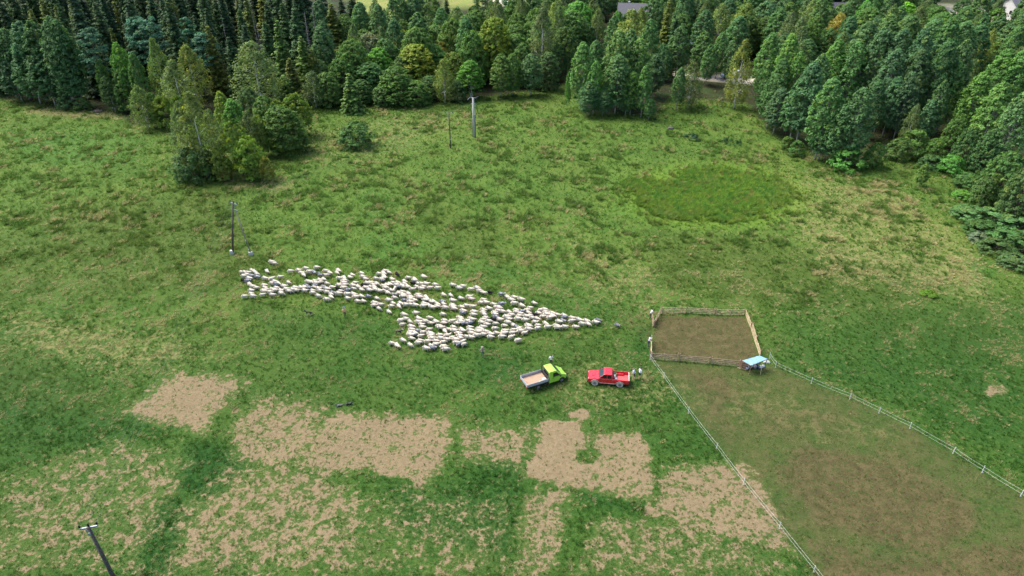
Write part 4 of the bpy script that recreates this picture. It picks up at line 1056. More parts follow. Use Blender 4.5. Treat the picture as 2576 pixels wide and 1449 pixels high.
print('sheep', len(HERD), sum(1 for h in HERD if h[1] in 'wpb'))

# ------------------------------------------------------------------ dogs
def dog_joints(lie=False, step=.1):
    d = -.30 if lie else 0.0
    J = {'pel': ((-.30, 0, .50 + d), .105), 'loin': ((-.10, 0, .52 + d), .10), 'rib': ((.14, 0, .50 + d), .135), 'che': ((.26, 0, .51 + d), .12), 'nk': ((.36, 0, .59 + d * .8), .08),
         'hd': ((.45, 0, .66 + d * .8), .078), 'mz': ((.55, 0, .62 + d * .8), .042), 'ns': ((.60, 0, .60 + d * .8), .03), 'tl': ((-.46, 0, .46 + d * .9), .035), 'tl2': ((-.60, .02, .34 + d * .75), .045), 'tl3': ((-.70, .04, .30 + d * .7), .02)}
    Bn = [('pel', 'loin'), ('loin', 'rib'), ('rib', 'che'), ('che', 'nk'), ('nk', 'hd'), ('hd', 'mz'), ('mz', 'ns'), ('pel', 'tl'), ('tl', 'tl2'), ('tl2', 'tl3')]
    for sg, nm in ((1, 'l'), (-1, 'r')):
        J['er' + nm] = ((.42, .07 * sg, .75 + d * .8), .022)
        Bn.append(('hd', 'er' + nm))
        if lie:
            J.update({'hh' + nm: ((-.22, .14 * sg, .13), .07), 'hk' + nm: ((-.38, .16 * sg, .07), .035), 'hf' + nm: ((-.16, .17 * sg, .035), .028),
                      'fs' + nm: ((.22, .11 * sg, .13), .055), 'fk' + nm: ((.16, .12 * sg, .06), .035), 'ff' + nm: ((.46, .12 * sg, .035), .028)})
        else:
            J.update({'hh' + nm: ((-.26, .085 * sg, .36), .06), 'hk' + nm: ((-.37 + step * sg * .5, .09 * sg, .20), .03), 'hf' + nm: ((-.32 + step * sg, .09 * sg, .03), .026),
                      'fs' + nm: ((.20, .08 * sg, .34), .05), 'fk' + nm: ((.20 - step * sg * .5, .085 * sg, .18), .03), 'ff' + nm: ((.20 - step * sg, .085 * sg, .03), .026)})
        Bn += [('pel', 'hh' + nm), ('hh' + nm, 'hk' + nm), ('hk' + nm, 'hf' + nm), ('rib', 'fs' + nm), ('fs' + nm, 'fk' + nm), ('fk' + nm, 'ff' + nm)]
    return J, Bn
M_DOGK = paint('black_dog_coat', (.014, .013, .013), .6)
M_DOGW = paint('white_dog_coat', (.62, .58, .52), .8)
M_DOGG = wool('grizzled_dog_coat', (.10, .10, .095), (.24, .24, .22))
def dog(label, sx, sy, rz, lie, rule, mats, s_=1.0, step=.1):
    J, Bn = dog_joints(lie, step)
    me = skin_mesh('dog', J, Bn, 'loin')
    me.materials.clear()
    face_split(me, mats, rule)
    o = link_mesh('dog', me)
    b = S(sx, sy, .25 if not lie else .12)
    o.location = (b.x, b.y, float(ground_z(b.x, b.y)) + .01)
    o.rotation_euler = (0, 0, R(rz))
    o.scale = (s_,) * 3
    tag(o, label, 'dog', 'sheepdogs around the flock')
    return o
dog('black sheepdog with pale legs below the tail of the flock, facing away from it', 1157, 1177, 172, False, lambda q: 1 if q.z < .16 else 0, [M_DOGK, M_DOGW], 1.1)
dog('black sheepdog with a white face trotting beside the flock', 1496, 1248, 8, False, lambda q: 1 if q.x > .50 or (q.x > .40 and q.z > .70) else 0, [M_DOGK, M_DOGW], 1.1, -.12)
dog('jet black dog lying in the grass above the bare patches', 1308.5, 1514.5, 4, True, lambda q: 1 if q.z < .05 and q.x > .2 else 0, [M_DOGK, M_DOGW], .92)
dog('grizzled grey dog lying next to the jet black dog', 1271, 1521, 200, True, lambda q: 0, [M_DOGG], .85)

# ------------------------------------------------------------------ people
M_SKIN = paint('skin', (.46, .27, .19), .6)
def person(label, foot, face, shirt, legs, hair, pose='stand', lean=0.0, shoes=(.03, .028, .025), shorts=False, cap=None, twist=0.0):
    """One continuous figure, facing +X before it is turned by face degrees."""
    a = {'stand': dict(e=(.02, .27, 1.16), w=(.10, .26, .93), h=(.13, .25, .84)),
         'hips': dict(e=(-.08, .42, 1.17), w=(.05, .24, 1.04), h=(.09, .17, 1.02)),
         'reach': dict(e=(.22, .22, 1.20), w=(.44, .16, 1.14), h=(.52, .14, 1.12)),
         'bend': dict(e=(.20, .22, 1.14), w=(.40, .16, 1.02), h=(.47, .14, .99))}[pose]
    def up(p):                        # lean the trunk forward from the hips
        dz, c, s = p[2] - .95, math.cos(lean), math.sin(lean)
        if dz <= 0: return p
        return (p[0] * c + dz * s, p[1], .95 + dz * c - p[0] * s)
    J = {'pel': ((0, 0, .96), (.13, .115)), 'bel': (up((0, 0, 1.12)), (.135, .115)), 'che': (up((0, 0, 1.33)), (.16, .12)), 'shl': (up((0, 0, 1.45)), (.10, .09)), 'nk': (up((.005, 0, 1.53)), .055),
         'hd': (up((.025, 0, 1.63)), .088), 'ht': (up((.02, 0, 1.73)), .078), 'no': (up((.115, 0, 1.63)), .022)}
    Bn = [('pel', 'bel'), ('bel', 'che'), ('che', 'shl'), ('shl', 'nk'), ('nk', 'hd'), ('hd', 'ht'), ('hd', 'no')]
    st = .12
    for sg, nm in ((1, 'l'), (-1, 'r')):
        J.update({'sh' + nm: (up((0, .185 * sg, 1.42)), .068), 'el' + nm: (up((a['e'][0], a['e'][1] * sg, a['e'][2])), .046), 'wr' + nm: (up((a['w'][0], a['w'][1] * sg, a['w'][2])), .032),
                  'hn' + nm: (up((a['h'][0], a['h'][1] * sg, a['h'][2])), (.042, .022)),
                  'hp' + nm: ((0, .09 * sg, .88), .092), 'kn' + nm: ((.03 + st * sg * .3, .10 * sg, .49), .06), 'an' + nm: ((-.01 + st * sg, .105 * sg, .09), .042), 'to' + nm: ((.13 + st * sg, .12 * sg, .04), .038)})
        Bn += [('shl', 'sh' + nm), ('sh' + nm, 'el' + nm), ('el' + nm, 'wr' + nm), ('wr' + nm, 'hn' + nm), ('pel', 'hp' + nm), ('hp' + nm, 'kn' + nm), ('kn' + nm, 'an' + nm), ('an' + nm, 'to' + nm)]
    me = skin_mesh('person', J, Bn, 'pel')
    # five fingers on each hand, grown from the palm
    bm = bmesh.new()
    bm.from_mesh(me)
    for sg in (1, -1):
        hn = Vector(J['hn' + ('l' if sg > 0 else 'r')][0])
        wr = Vector(J['wr' + ('l' if sg > 0 else 'r')][0])
        d = (hn - wr).normalized()
        sd_ = d.cross(Vector((0, sg, .3))).normalized()
        for k, ln in enumerate((.055, .075, .08, .072, .058)):
            o0 = hn + sd_ * (.034 - .017 * k) + d * (.0 if k == 0 else .03)
            dd = (d + sd_ * (.9 if k == 0 else .08 * (2 - k))).normalized()
            m = Matrix.Translation(o0 + dd * ln * .5) @ dd.to_track_quat('Z', 'Y').to_matrix().to_4x4() @ Matrix.Diagonal((.016, .016, ln, 1))
            bmesh.ops.create_cube(bm, size=1.0, matrix=m)
    bm.to_mesh(me)
    bm.free()
    mats = [paint('shirt', shirt, .85, 0, .06, 8), paint('trousers', legs, .85, 0, .12), M_SKIN, paint('hair', hair, .7), paint('shoes', shoes, .6)]
    me.materials.clear()
    hc = Vector(J['hd'][0])
    wl, wr_ = Vector(J['wrl'][0]), Vector(J['wrr'][0])
    el, er = Vector(J['ell'][0]), Vector(J['elr'][0])
    nk = Vector(J['nk'][0])
    def rule(q):
        if q.z < .075: return 4
        if q.z < (.62 if shorts else .10): return 2
        if min((q - wl).length, (q - wr_).length, (q - (wl + el) / 2).length, (q - (wr_ + er) / 2).length, (q - Vector(J['hnl'][0])).length, (q - Vector(J['hnr'][0])).length) < .115: return 2
        if (q - hc).length < .17 and q.z > nk.z - .01:
            return 3 if (q.z > hc.z + .055 or q.x < hc.x - .035) else 2
        if q.z < .99: return 1
        return 2 if (q - nk).length < .07 else 0
    face_split(me, mats, rule)
    root = thing('person', label, 'person', (0, 0, 0), R(face))
    b = S(*foot)
    root.location = (b.x, b.y, float(ground_z(b.x, b.y)))
    link_mesh('body', me, root)
    if cap:
        c = MB()
        ht = Vector(J['ht'][0])
        c.lathe([(.112, -.02), (.115, .02), (.095, .07), (.05, .10), (.001, .108)], ht - Vector((0, 0, .03)), 12)
        c.lathe([(.113, 0), (.175, -.012), (.175, -.004), (.113, .012)], ht - Vector((-.01, 0, .03)), 12)
        c.build('hat', paint('hat', cap, .85), root, smooth=True)
    return root
person('person in a salmon top, dark trousers and a blue cap standing below the flock', (1295, 1191), 100, (.62, .30, .20), (.022, .022, .026), (.05, .04, .03), cap=(.10, .17, .36))
person('person in olive grey clothes with hands on hips, watching the flock pass', (1810, 1342), 95, (.20, .19, .14), (.085, .09, .105), (.12, .09, .06), 'hips', cap=(.27, .25, .20))
person('person in a white shirt and dark trousers behind the lime green truck', (2066, 1372), 92, (.60, .60, .60), (.016, .017, .022), (.03, .024, .02), 'stand')
person('dark haired person in white shirt and black shorts leaning on the red tailgate', (2378, 1422), 172, (.60, .61, .63), (.018, .018, .02), (.02, .018, .016), 'bend', R(20), shorts=True, shoes=(.04, .035, .03))
person('person in white shirt, black shorts and dark hat a step away from the red tailgate', (2396, 1421), 30, (.62, .62, .62), (.018, .018, .02), (.02, .018, .016), 'stand', R(10), shorts=True, shoes=(.62, .58, .45), cap=(.03, .03, .03))
person('person in white shirt and black trousers holding the open wooden pen gate', (2437, 1196), 10, (.62, .62, .62), (.014, .014, .016), (.02, .018, .016), 'reach', R(22))
person('person in pale lilac shirt and navy trousers leaning on the pen side rail', (2430.5, 1300), 25, (.45, .42, .50), (.02, .024, .045), (.07, .07, .08), 'bend', R(24))
# ================================================================== vehicles
M_RED = paint('red_car_paint', (.52, .008, .020), .28, 0, .06, 3, (.30, .10, .07), .22, coat=.6)
M_LIME = paint('lime_car_paint', (.31, .58, .055), .30, 0, .05, 3, (.30, .45, .10), .15, coat=.6)
M_GLASS = glassy('car_glass')
M_SCREEN = glassy('windscreen_glass', (.035, .05, .06), .05)
M_BLACKP = paint('black_plastic', (.016, .016, .017), .6)
M_RUBBER = paint('tyre_rubber', (.022, .021, .020), .85, dirt=(.12, .10, .08), dirt_amt=.5)
M_DUSTY = paint('dusty_tyre', (.44, .40, .32), .95, 0, .14, 10)
M_ALU = paint('aluminium', (.42, .45, .49), .45, .35, .10, 4)
M_STEEL = paint('grey_rim', (.26, .25, .24), .5, .5)
M_PLY = paint('plywood_floor', (.33, .225, .15), .85, 0, .16, 3, (.27, .18, .12), .5)
M_LAMP = paint('lamp_glass', (.66, .64, .55), .15, 0, .05)
M_LAMPR = paint('tail_lamp', (.40, .02, .015), .25)
M_UNDER = paint('underbody', (.012, .012, .012), .9)

def arch(cx, cz, r, z0, n=9):
    """Points of a wheel arch from front to back at sill height z0."""
    a0 = math.asin(max(-1, min(1, (z0 - cz) / r)))
    return [(cx + r * math.cos(a), cz + r * math.sin(a)) for a in np.linspace(a0, math.pi - a0, n)]

def wheel(parent, x, y, r, w, tyre_m, rim_m, rim_r, side):
    tb = MB()
    hw = w / 2
    tb.lathe([(rim_r, -hw), (r * .93, -hw), (r, -hw * .6), (r, hw * .6), (r * .93, hw), (rim_r, hw)], (0, 0, 0), 24, 0, 'y')
    wh = thing('wheel', None, None, (x, y, r))
    wh.parent = parent
    tb.build('tyre', tyre_m, wh, smooth=False, bevel=0)
    rb = MB()
    o = hw * .7 * side
    rb.lathe([(rim_r, o), (rim_r * .9, o - .02 * side), (rim_r * .55, o - .045 * side), (rim_r * .36, o + .01 * side), (.001, o + .015 * side)], (0, 0, 0), 20, 0, 'y')
    rb.lathe([(rim_r, -hw), (rim_r, hw)], (0, 0, 0), 20, 1, 'y')
    for k in range(5):
        t_ = k * 2 * math.pi / 5
        rb.bar((rim_r * .25 * math.cos(t_), o, rim_r * .25 * math.sin(t_)), (rim_r * .92 * math.cos(t_), o - .01 * side, rim_r * .92 * math.sin(t_)), .05, .03, 0, up=(0, 1, 0))
    rb.build('rim', [rim_m, M_BLACKP], wh)
    return wh

def quad_panel(name, parent, pts, mat, thick=.012, out=None):
    """A pane or panel given by its corner points, thickened inwards."""
    pts = [Vector(p) for p in pts]
    n = (pts[1] - pts[0]).cross(pts[2] - pts[0]).normalized()
    if out is not None and n.dot(Vector(out)) < 0:
        pts = pts[::-1]
        n = -n
    k = len(pts)
    mb = MB()
    mb.add([p + n * .006 for p in pts] + [p - n * thick for p in pts], [tuple(range(k)), tuple(range(2 * k - 1, k - 1, -1))] + [(i, k + i, k + (i + 1) % k, (i + 1) % k) for i in range(k)])
    return mb.build(name, mat, parent)

def red_pickup():
    t = thing('pickup_truck', 'red extended cab pickup truck with pale dusty tyres and open empty bed', 'pickup')
    W = .86
    fx, rx, wr = 1.46, -1.49, .40
    # bodywork forward of the bed: front wing, doors, sill
    prof = [(2.26, .52), (2.30, .78), (2.24, .98), (1.10, 1.10), (-.52, 1.13), (-.52, .50)] + [(fx - (.0), .50)][0:0]
    prof += list(reversed([(p[0], p[1]) for p in arch(fx, wr, .50, .50)]))
    k = lambda x, z: (.90 if x > 2.2 else (.965 if z > 1.0 else 1.0))
    b = MB()
    b.prism(prof, -W, W, 0, k)
    b.box((.85, 0, .60), (2.7, 1.2, .25), 1)
    # cab above the waist
    cw = .80
    cab = [(1.08, 1.09), (.46, 1.66), (.30, 1.70), (-.46, 1.70), (-.53, 1.64), (-.53, 1.12)]
    b.prism(cab, -cw, cw, 0, lambda x, z: .86 if z > 1.5 else 1.0)
    # bed: sides, floor, bulkhead
    side = [(-.55, .50), (-.55, 1.10), (-2.52, 1.10), (-2.52, .56)] + list(reversed(arch(rx, wr, .50, .56)))
    b.prism(side, -W, -W + .07, 0)
    b.prism(side, W - .07, W, 0)
    b.box((-1.54, 0, .66), (1.95, 2 * W - .14, .06), 2)
    b.box((-.585, 0, .85), (.06, 2 * W - .14, .5), 0)
    for sg in (-1, 1): b.box((rx, sg * (W - .2), .80), (.86, .25, .22), 0)
    b.box((-1.54, 0, .55), (1.9, 1.1, .14), 1)
    b.build('body', [M_RED, M_UNDER, paint('bed_liner_red', (.50, .075, .075), .6, 0, .12, 5)], t, bevel=.022)
    hd = MB()
    hd.add([(1.12, -.78, 1.112), (1.12, .78, 1.112), (2.20, .70, .998), (2.20, -.70, .998), (1.12, -.78, 1.08), (1.12, .78, 1.08), (2.20, .70, .97), (2.20, -.70, .97)], [(0, 3, 2, 1), (4, 5, 6, 7), (0, 1, 5, 4), (1, 2, 6, 5), (2, 3, 7, 6), (3, 0, 4, 7)])
    hd.box((1.70, 0, 1.075), (.42, .5, .04), 0, Matrix.Rotation(R(6), 3, 'Y'))
    hd.build('bonnet', M_RED, t, bevel=.012)
    tg = MB().box((-2.53, 0, .86), (.06, 2 * W - .16, .46)).build('tailgate', [M_RED], t, bevel=.015)
    MB().box((-2.53, 0, 1.10), (.075, 2 * W - .16, .03)).build('tailgate_cap', paint('pale_trim', (.62, .52, .48), .5), t)
    quad_panel('windscreen', t, [(1.03, -.71, 1.15), (1.03, .71, 1.15), (.50, .63, 1.635), (.50, -.63, 1.635)], M_SCREEN, out=(1, 0, 1))
    quad_panel('rear_window', t, [(-.535, -.55, 1.25), (-.535, .55, 1.25), (-.535, .50, 1.58), (-.535, -.50, 1.58)], M_GLASS, out=(-1, 0, 0))
    for sg in (-1, 1):
        y1, y2 = sg * .803, sg * .735
        quad_panel('window', t, [(.88, y1, 1.17), (.12, y1, 1.17), (.12, y2, 1.60), (.46, y2, 1.60)], M_GLASS, out=(0, sg, 0))
        quad_panel('window', t, [(.02, y1, 1.17), (-.40, y1, 1.17), (-.36, y2, 1.60), (.02, y2, 1.60)], M_GLASS, out=(0, sg, 0))
        d = quad_panel('door', t, [(.92, sg * .862, .56), (.92, sg * .862, 1.04), (.06, sg * .862, 1.06), (.06, sg * .862, .56)], M_RED, out=(0, sg, 0))
        MB().box((.16, sg * .88, .98), (.14, .02, .03)).build('handle', M_BLACKP, d)
        m = MB().box((.92, sg * .97, 1.18), (.10, .2, .16)).build('mirror', M_BLACKP, t, bevel=.02)
        MB().box((2.25, sg * .62, .86), (.06, .26, .16)).build('headlight', M_LAMP, t, bevel=.01)
        MB().box((-2.53, sg * .80, .92), (.05, .09, .28)).build('tail_light', M_LAMPR, t)
        fl = MB()
        for cxx in (fx, rx):
            ap = arch(cxx, wr, .50, .54)
            for q0, q1 in zip(ap[:-1], ap[1:]): fl.bar((q0[0], sg * .872, q0[1]), (q1[0], sg * .872, q1[1]), .05, .05, 0, up=(0, 1, 0))
        fl.bar((.95, sg * .872, .50), (-.98, sg * .872, .50), .05, .06, 0)
        fl.build('wheel_arch_trim', paint('dusty_trim', (.50, .38, .34), .8), t)
    MB().box((2.33, 0, .56), (.14, 1.70, .26)).box((2.34, 0, .80), (.05, .80, .14)).build('front_bumper', M_BLACKP, t, bevel=.03)
    MB().box((-2.60, 0, .52), (.10, 1.5, .14)).tube([(-2.62, .6, .50), (-2.78, .6, .47)], .03, 6).build('rear_bumper', M_BLACKP, t, bevel=.02)
    for x in (fx, rx):
        for sg in (-1, 1): wheel(t, x, sg * .77, wr, .26, M_DUSTY, M_STEEL, .19, sg)
    return t

def lime_truck():
    t = thing('flatbed_truck', 'lime green small flatbed truck with grey drop sides and plywood floor', 'truck')
    W, wr = .90, .33
    fx, rx = 1.70, -1.46
    prof = [(2.42, .42), (2.45, .66), (2.36, .86), (1.78, 1.20), (1.66, 1.26), (.98, 1.90), (.70, 1.96), (.06, 1.95), (.02, 1.90), (0, .40)] + [] + list(reversed(arch(fx, wr, .43, .40)))
    b = MB()
    b.prism(prof, -W, W, 0, lambda x, z: (.84 if z > 1.7 else (.98 if z > 1.1 else 1.0)) * (.82 if x > 2.3 else 1.0))
    b.box((1.2, 0, .52), (2.2, 1.2, .2), 1)
    b.build('cab', [M_LIME, M_UNDER], t, bevel=.03)
    quad_panel('windscreen', t, [(1.63, -.74, 1.30), (1.63, .74, 1.30), (1.02, .67, 1.865), (1.02, -.67, 1.865)], M_SCREEN, out=(1, 0, 1))
    quad_panel('rear_window', t, [(-.003 + .012, -.70, 1.22), (.009, .70, 1.22), (.017, .62, 1.80), (.017, -.62, 1.80)], M_GLASS, out=(-1, 0, 0))
    for sg in (-1, 1):
        quad_panel('window', t, [(1.42, sg * .892, 1.22), (.52, sg * .892, 1.22), (.52, sg * .80, 1.72), (.98, sg * .80, 1.72)], M_GLASS, out=(0, sg, 0))
        d = quad_panel('door', t, [(1.36, sg * .902, .46), (1.44, sg * .896, 1.14), (.46, sg * .896, 1.14), (.46, sg * .902, .46)], M_LIME, out=(0, sg, 0))
        MB().box((.56, sg * .915, 1.03), (.05, .03, .14)).build('handle', M_BLACKP, d)
        MB().box((1.42, sg * 1.02, 1.22), (.10, .2, .22)).build('mirror', M_BLACKP, t, bevel=.02)
        MB().box((2.36, sg * .58, .78), (.09, .26, .17), 0, Matrix.Rotation(R(-25), 3, 'Y')).build('headlight', M_LAMP, t, bevel=.01)
    MB().box((2.46, 0, .48), (.13, 1.62, .24)).build('front_bumper', M_BLACKP, t, bevel=.03)
    MB().box((1.98, 0, 1.06), (.5, 1.2, .02), 0, Matrix.Rotation(R(30), 3, 'Y')).build('bonnet_panel', M_LIME, t)
    # load bed
    L0, L1, hw, fz = -.16, -2.96, .98, .86
    bd = thing('load_bed', None, None)
    bd.parent = t
    MB().box(((L0 + L1) / 2, 0, fz - .03), (L0 - L1 - .06, 2 * hw - .06, .06)).build('floor', M_PLY, bd)
    MB().box(((L0 + L1) / 2, 0, fz - .11), (L0 - L1, 2 * hw, .09)).box((-1.2, .42, .62), (3.0, .1, .14)).box((-1.2, -.42, .62), (3.0, .1, .14)).box((rx, 0, .40), (.14, 1.3, .14)).box((-.5, -.62, .52), (.7, .34, .26)).build('chassis', M_UNDER, bd)
    for sg in (-1, 1):
        s_ = MB()
        for j in range(3): s_.box(((L0 + L1) / 2, sg * (hw - .015), fz + .068 + j * .130), (L0 - L1, .034, .126))
        s_.build('drop_side', M_ALU, bd, bevel=.006)
    s_ = MB()
    for j in range(3): s_.box((L1 - .017, 0, fz + .068 + j * .130), (.034, 2 * hw, .126))
    s_.build('tail_board', M_ALU, bd, bevel=.006)
    h = MB().box((L0 + .02, 0, fz + .22), (.05, 2 * hw, .44))
    h.build('head_board', M_BLACKP, bd)
    rk = MB()
    for yy in (-.9, .9): rk.box((L0 + .02, yy, fz + .62), (.05, .06, .72))
    for zz in (.55, .96): rk.box((L0 + .02, 0, fz + zz), (.045, 1.74, .05))
    rk.build('rack', M_BLACKP, bd)
    pl = MB()
    for sg in (-1, 1): pl.box((L1 - .02, sg * (hw + .003), fz + .19), (.05, .05, .40))
    pl.build('corner_post', M_BLACKP, bd)
    for sg in (-1, 1):
        MB().box((L1 - .02, sg * .75, fz - .14), (.05, .24, .10)).build('tail_light', M_LAMPR, t)
    for x, w_ in ((fx, .21), (rx, .21)):
        for sg in (-1, 1): wheel(t, x, sg * .80, wr, w_, M_RUBBER, M_STEEL, .21, sg)
    return t

def set_on(t, wa, wb, xa, xb, half, rad):
    """Stand a vehicle so that its two near wheels are seen at wa (front) and wb (rear)."""
    a, b = S(*wa, rad), S(*wb, rad)
    d = (a - b).xy.normalized()
    ang = math.atan2(d.y, d.x)
    side = Vector((-d.y, d.x))
    if side.y < 0: side = -side                      # the wheels seen are the ones nearer to the camera
    mid = (a.xy - d * xa + b.xy - d * xb) / 2 + side * half
    t.location = (mid.x, mid.y, float(ground_z(mid.x, mid.y)) - .03)
    t.rotation_euler = (0, 0, ang)
    print(t.name, 'wheelbase', (a - b).length, 'heading', math.degrees(ang))
    return Matrix.Translation(t.location) @ Matrix.Rotation(ang, 4, 'Z')
PK = red_pickup()
PKM = set_on(PK, (2231.2, 1435.2), (2323.4, 1442.0), 1.46, -1.49, .80, .40)
LT = lime_truck()
LTM = set_on(LT, (2106.8, 1423.4), (2018.0, 1451.7), 1.70, -1.46, .85, .33)

def on(mtx, p): return mtx @ Vector(p)
def crumple(name, label, cat, loc, size, mat, seed, group=None):
    bm = bmesh.new()
    bmesh.ops.create_icosphere(bm, subdivisions=2, radius=.5)
    rg = random.Random(seed)
    for v in bm.verts:
        f = 1 + rg.uniform(-.22, .22)
        v.co = Vector((v.co.x * size[0] * f, v.co.y * size[1] * f, max(-.12, v.co.z) * size[2] * f))
    zmin = min(v.co.z for v in bm.verts)
    for v in bm.verts: v.co.z -= zmin
    me = bpy.data.meshes.new(name)
    bm.to_mesh(me)
    bm.free()
    me.materials.append(mat)
    o = link_mesh(name, me)
    o.location = loc
    return tag(o, label, cat, group)
M_CLOTH = paint('white_cloth', (.62, .61, .58), .9, 0, .06)
crumple('cloth', 'white crumpled cloth by the headboard of the lime truck bed', 'cloth', on(LTM, (-.50, -.42, .862)), (.55, .42, .30), M_CLOTH, 1, 'cloths on the truck bed')
crumple('cloth', 'white crumpled cloth along the near drop side of the lime truck bed', 'cloth', on(LTM, (-1.10, -.80, .862)), (.55, .30, .34), M_CLOTH, 2, 'cloths on the truck bed')

def canister(label, loc, r, h, mat, cat='canister', name='canister', group=None):
    t = thing(name, label, cat, loc, 0, group)
    MB().lathe([(.001, 0), (r, 0), (r, h * .72), (r * .62, h * .84), (r * .62, h * .93)], n=14).build('barrel', mat, t, smooth=True)
    MB().lathe([(r * .66, h * .90), (r * .66, h), (.001, h * 1.02)], n=12).build('lid', mat, t, smooth=True)
    hb = MB()
    for sg in (-1, 1): hb.tube([(sg * r, 0, h * .52), (sg * r * 1.3, 0, h * .62), (sg * r, 0, h * .72)], .012, 5)
    hb.build('handle', mat, t)
    return t
M_CAN = paint('milk_can_metal', (.55, .56, .57), .35, .7)
canister('shiny milk can next to the green crate in the red pickup bed', on(PKM, (-.86, .05, .692)), .17, .42, M_CAN, group='milk cans in the pickup bed')
canister('shiny milk can in the red pickup bed, the one closest to the near side', on(PKM, (-1.02, .44, .692)), .15, .38, M_CAN, group='milk cans in the pickup bed')
ct = thing('crate', 'green plastic crate in the far front corner of the red pickup bed', 'crate', on(PKM, (-.86, -.42, .692)), PK.rotation_euler.z)
M_GRN = paint('green_plastic', (.08, .30, .13), .6)
MB().box((0, 0, .012), (.40, .52, .024)).build('base', M_GRN, ct)
for sg in (-1, 1):
    MB().box((sg * .19, 0, .165), (.02, .52, .28)).build('side', M_GRN, ct)
    MB().box((0, sg * .25, .165), (.36, .02, .28)).build('side', M_GRN, ct)
crumple('bag', 'white bundle lying in the green crate', 'bag', on(PKM, (-.86, -.42, .72)), (.30, .40, .24), M_CLOTH, 4)
# ================================================================== pen of wooden hurdles
def wood(name, a, b, sc=5):
    t = NT(name)
    co = t.n('ShaderNodeTexCoord').outputs['Object']
    mp = t.n('ShaderNodeMapping', {'Vector': co, 'Scale': (.4, 3, 3)}).outputs[0]
    c = t.mix(t.ramp(t.noise(sc, 4, mp), .35, .65), a, b)
    return t.surf(t.n('ShaderNodeBsdfPrincipled', {'Base Color': c, 'Roughness': .85, 'Specular IOR Level': .2}).outputs[0])
M_WOODL = wood('pale_rail_wood', (.38, .30, .17), (.46, .37, .22))
M_WOODB = wood('brown_rail_wood', (.25, .19, .12), (.32, .25, .165))
M_WOODD = wood('post_wood', (.17, .115, .07), (.27, .19, .12))

def hurdle(label, a, b, mat, group='hurdles of the sheep pen', h=1.0, posts=(0, 1), tilt=0.0):
    """Wooden hurdle from ground point a to ground point b."""
    d = (b - a).xy
    L = d.length
    t = thing('wooden_hurdle', label, 'hurdle', a, math.atan2(d.y, d.x), group)
    t.rotation_euler.x = tilt
    dz = (b.z - a.z)
    rr = random.Random(int(a.x * 100))
    for z in (.14, .40, .66, .94):
        MB().bar((.02, -.03, z * h + rr.uniform(-.015, .015)), (L - .02, -.03, z * h + dz + rr.uniform(-.015, .015)), .035, .085).build('rail', mat, t)
    for f in (.02, .5, .98):
        MB().bar((L * f, .012, .02 + dz * f), (L * f, .012, 1.0 * h + dz * f), .035, .10, up=(1, 0, 0)).build('stile', mat, t)
    MB().bar((.08, .05, .12), (L * .49, .05, .92 * h), .03, .075).build('brace', mat, t)
    MB().bar((L - .08, .05, .12 + dz), (L * .51, .05, .92 * h + dz), .03, .075).build('brace', mat, t)
    for p in posts:
        MB().tube([(L * p + (-.06 if p else .06), .12, -.1), (L * p + (-.06 if p else .06), .12, 1.12 * h)], [.07, .062], 7).build('post', M_WOODD, t)
    return t
def sp(x, y): return S(x, y, 0)
hurdle('pale wooden hurdle on the far side of the pen, by the gate corner', sp(2479, 1174.5), sp(2571, 1176.5), M_WOODL)
hurdle('pale wooden hurdle in the middle of the far side of the pen', sp(2575, 1175.5), sp(2679, 1180.5), M_WOODL)
hurdle('pale wooden hurdle on the far side of the pen, at its right corner', sp(2684, 1182), sp(2791, 1183), M_WOODL)
hurdle('brown wooden hurdle on the near side of the pen, by the wire fence corner', sp(2441, 1347), sp(2541.4, 1354.8), M_WOODB)
hurdle('brown wooden hurdle in the middle of the near side of the pen', sp(2545.6, 1355), sp(2661, 1364.2), M_WOODB)
hurdle('brown wooden hurdle on the near side of the pen, beside the blue roofed shelter', sp(2665, 1366), sp(2774, 1376), M_WOODB)
hurdle('weathered hurdle on the right side of the pen, the farthest of three', sp(2796, 1184), sp(2815, 1233), M_WOODL, tilt=R(4))
hurdle('weathered hurdle on the right side of the pen, the middle of three', sp(2816, 1234), sp(2831, 1284), M_WOODL, tilt=R(-5))
hurdle('weathered hurdle on the right side of the pen, next to the blue shelter', sp(2832, 1286), sp(2850, 1338), M_WOODL, tilt=R(4))
hurdle('brown hurdle on the left side of the pen, next to the open gate', sp(2477, 1176), sp(2451, 1226), M_WOODB, posts=(1,))
hurdle('open wooden gate hurdle held by the person in white', sp(2449, 1228), sp(2442, 1190), M_WOODB, posts=())
hurdle('pale hurdle seen end on in front of the person in lilac', sp(2439.5, 1343), sp(2441, 1278), M_WOODL, posts=(0,))

# ================================================================== electric fences
M_FPOST = paint('white_plastic_post', (.62, .63, .60), .5)
M_TAPE = paint('fence_tape', (.56, .60, .52), .6)
def efence(label, pts, h=1.0, first=None):
    gp = [S(*p) for p in pts]
    t = thing('electric_fence', label, 'fence', gp[0])
    o = gp[0]
    for i, g in enumerate(gp):
        p = MB()
        q = g - o
        ln = Vector((random.uniform(-.05, .05), random.uniform(-.05, .05), 0))
        p.tube([q + Vector((0, 0, -.15)), q + ln + Vector((0, 0, h))], [.028, .025], 6)
        p.box(q + Vector((.05, 0, .04)), (.14, .04, .03))
        for z in (.36, .55, .74, .92): p.box(q + ln * z + Vector((.02, 0, z * h)), (.05, .05, .03))
        p.build('post', M_FPOST, t)
    for z in (.42, .82):
        w = MB()
        path = []
        for a, b in zip(gp[:-1], gp[1:]):
            n = 6
            for k in range(n + (1 if b is gp[-1] else 0)):
                f = k / n
                q = a.lerp(b, f) - o
                path.append(q + Vector((0, 0, z * h - .10 * 4 * f * (1 - f) * .5)))
        w.tube(path, .008, 5)
        w.build('wire', M_TAPE, t)
    return t
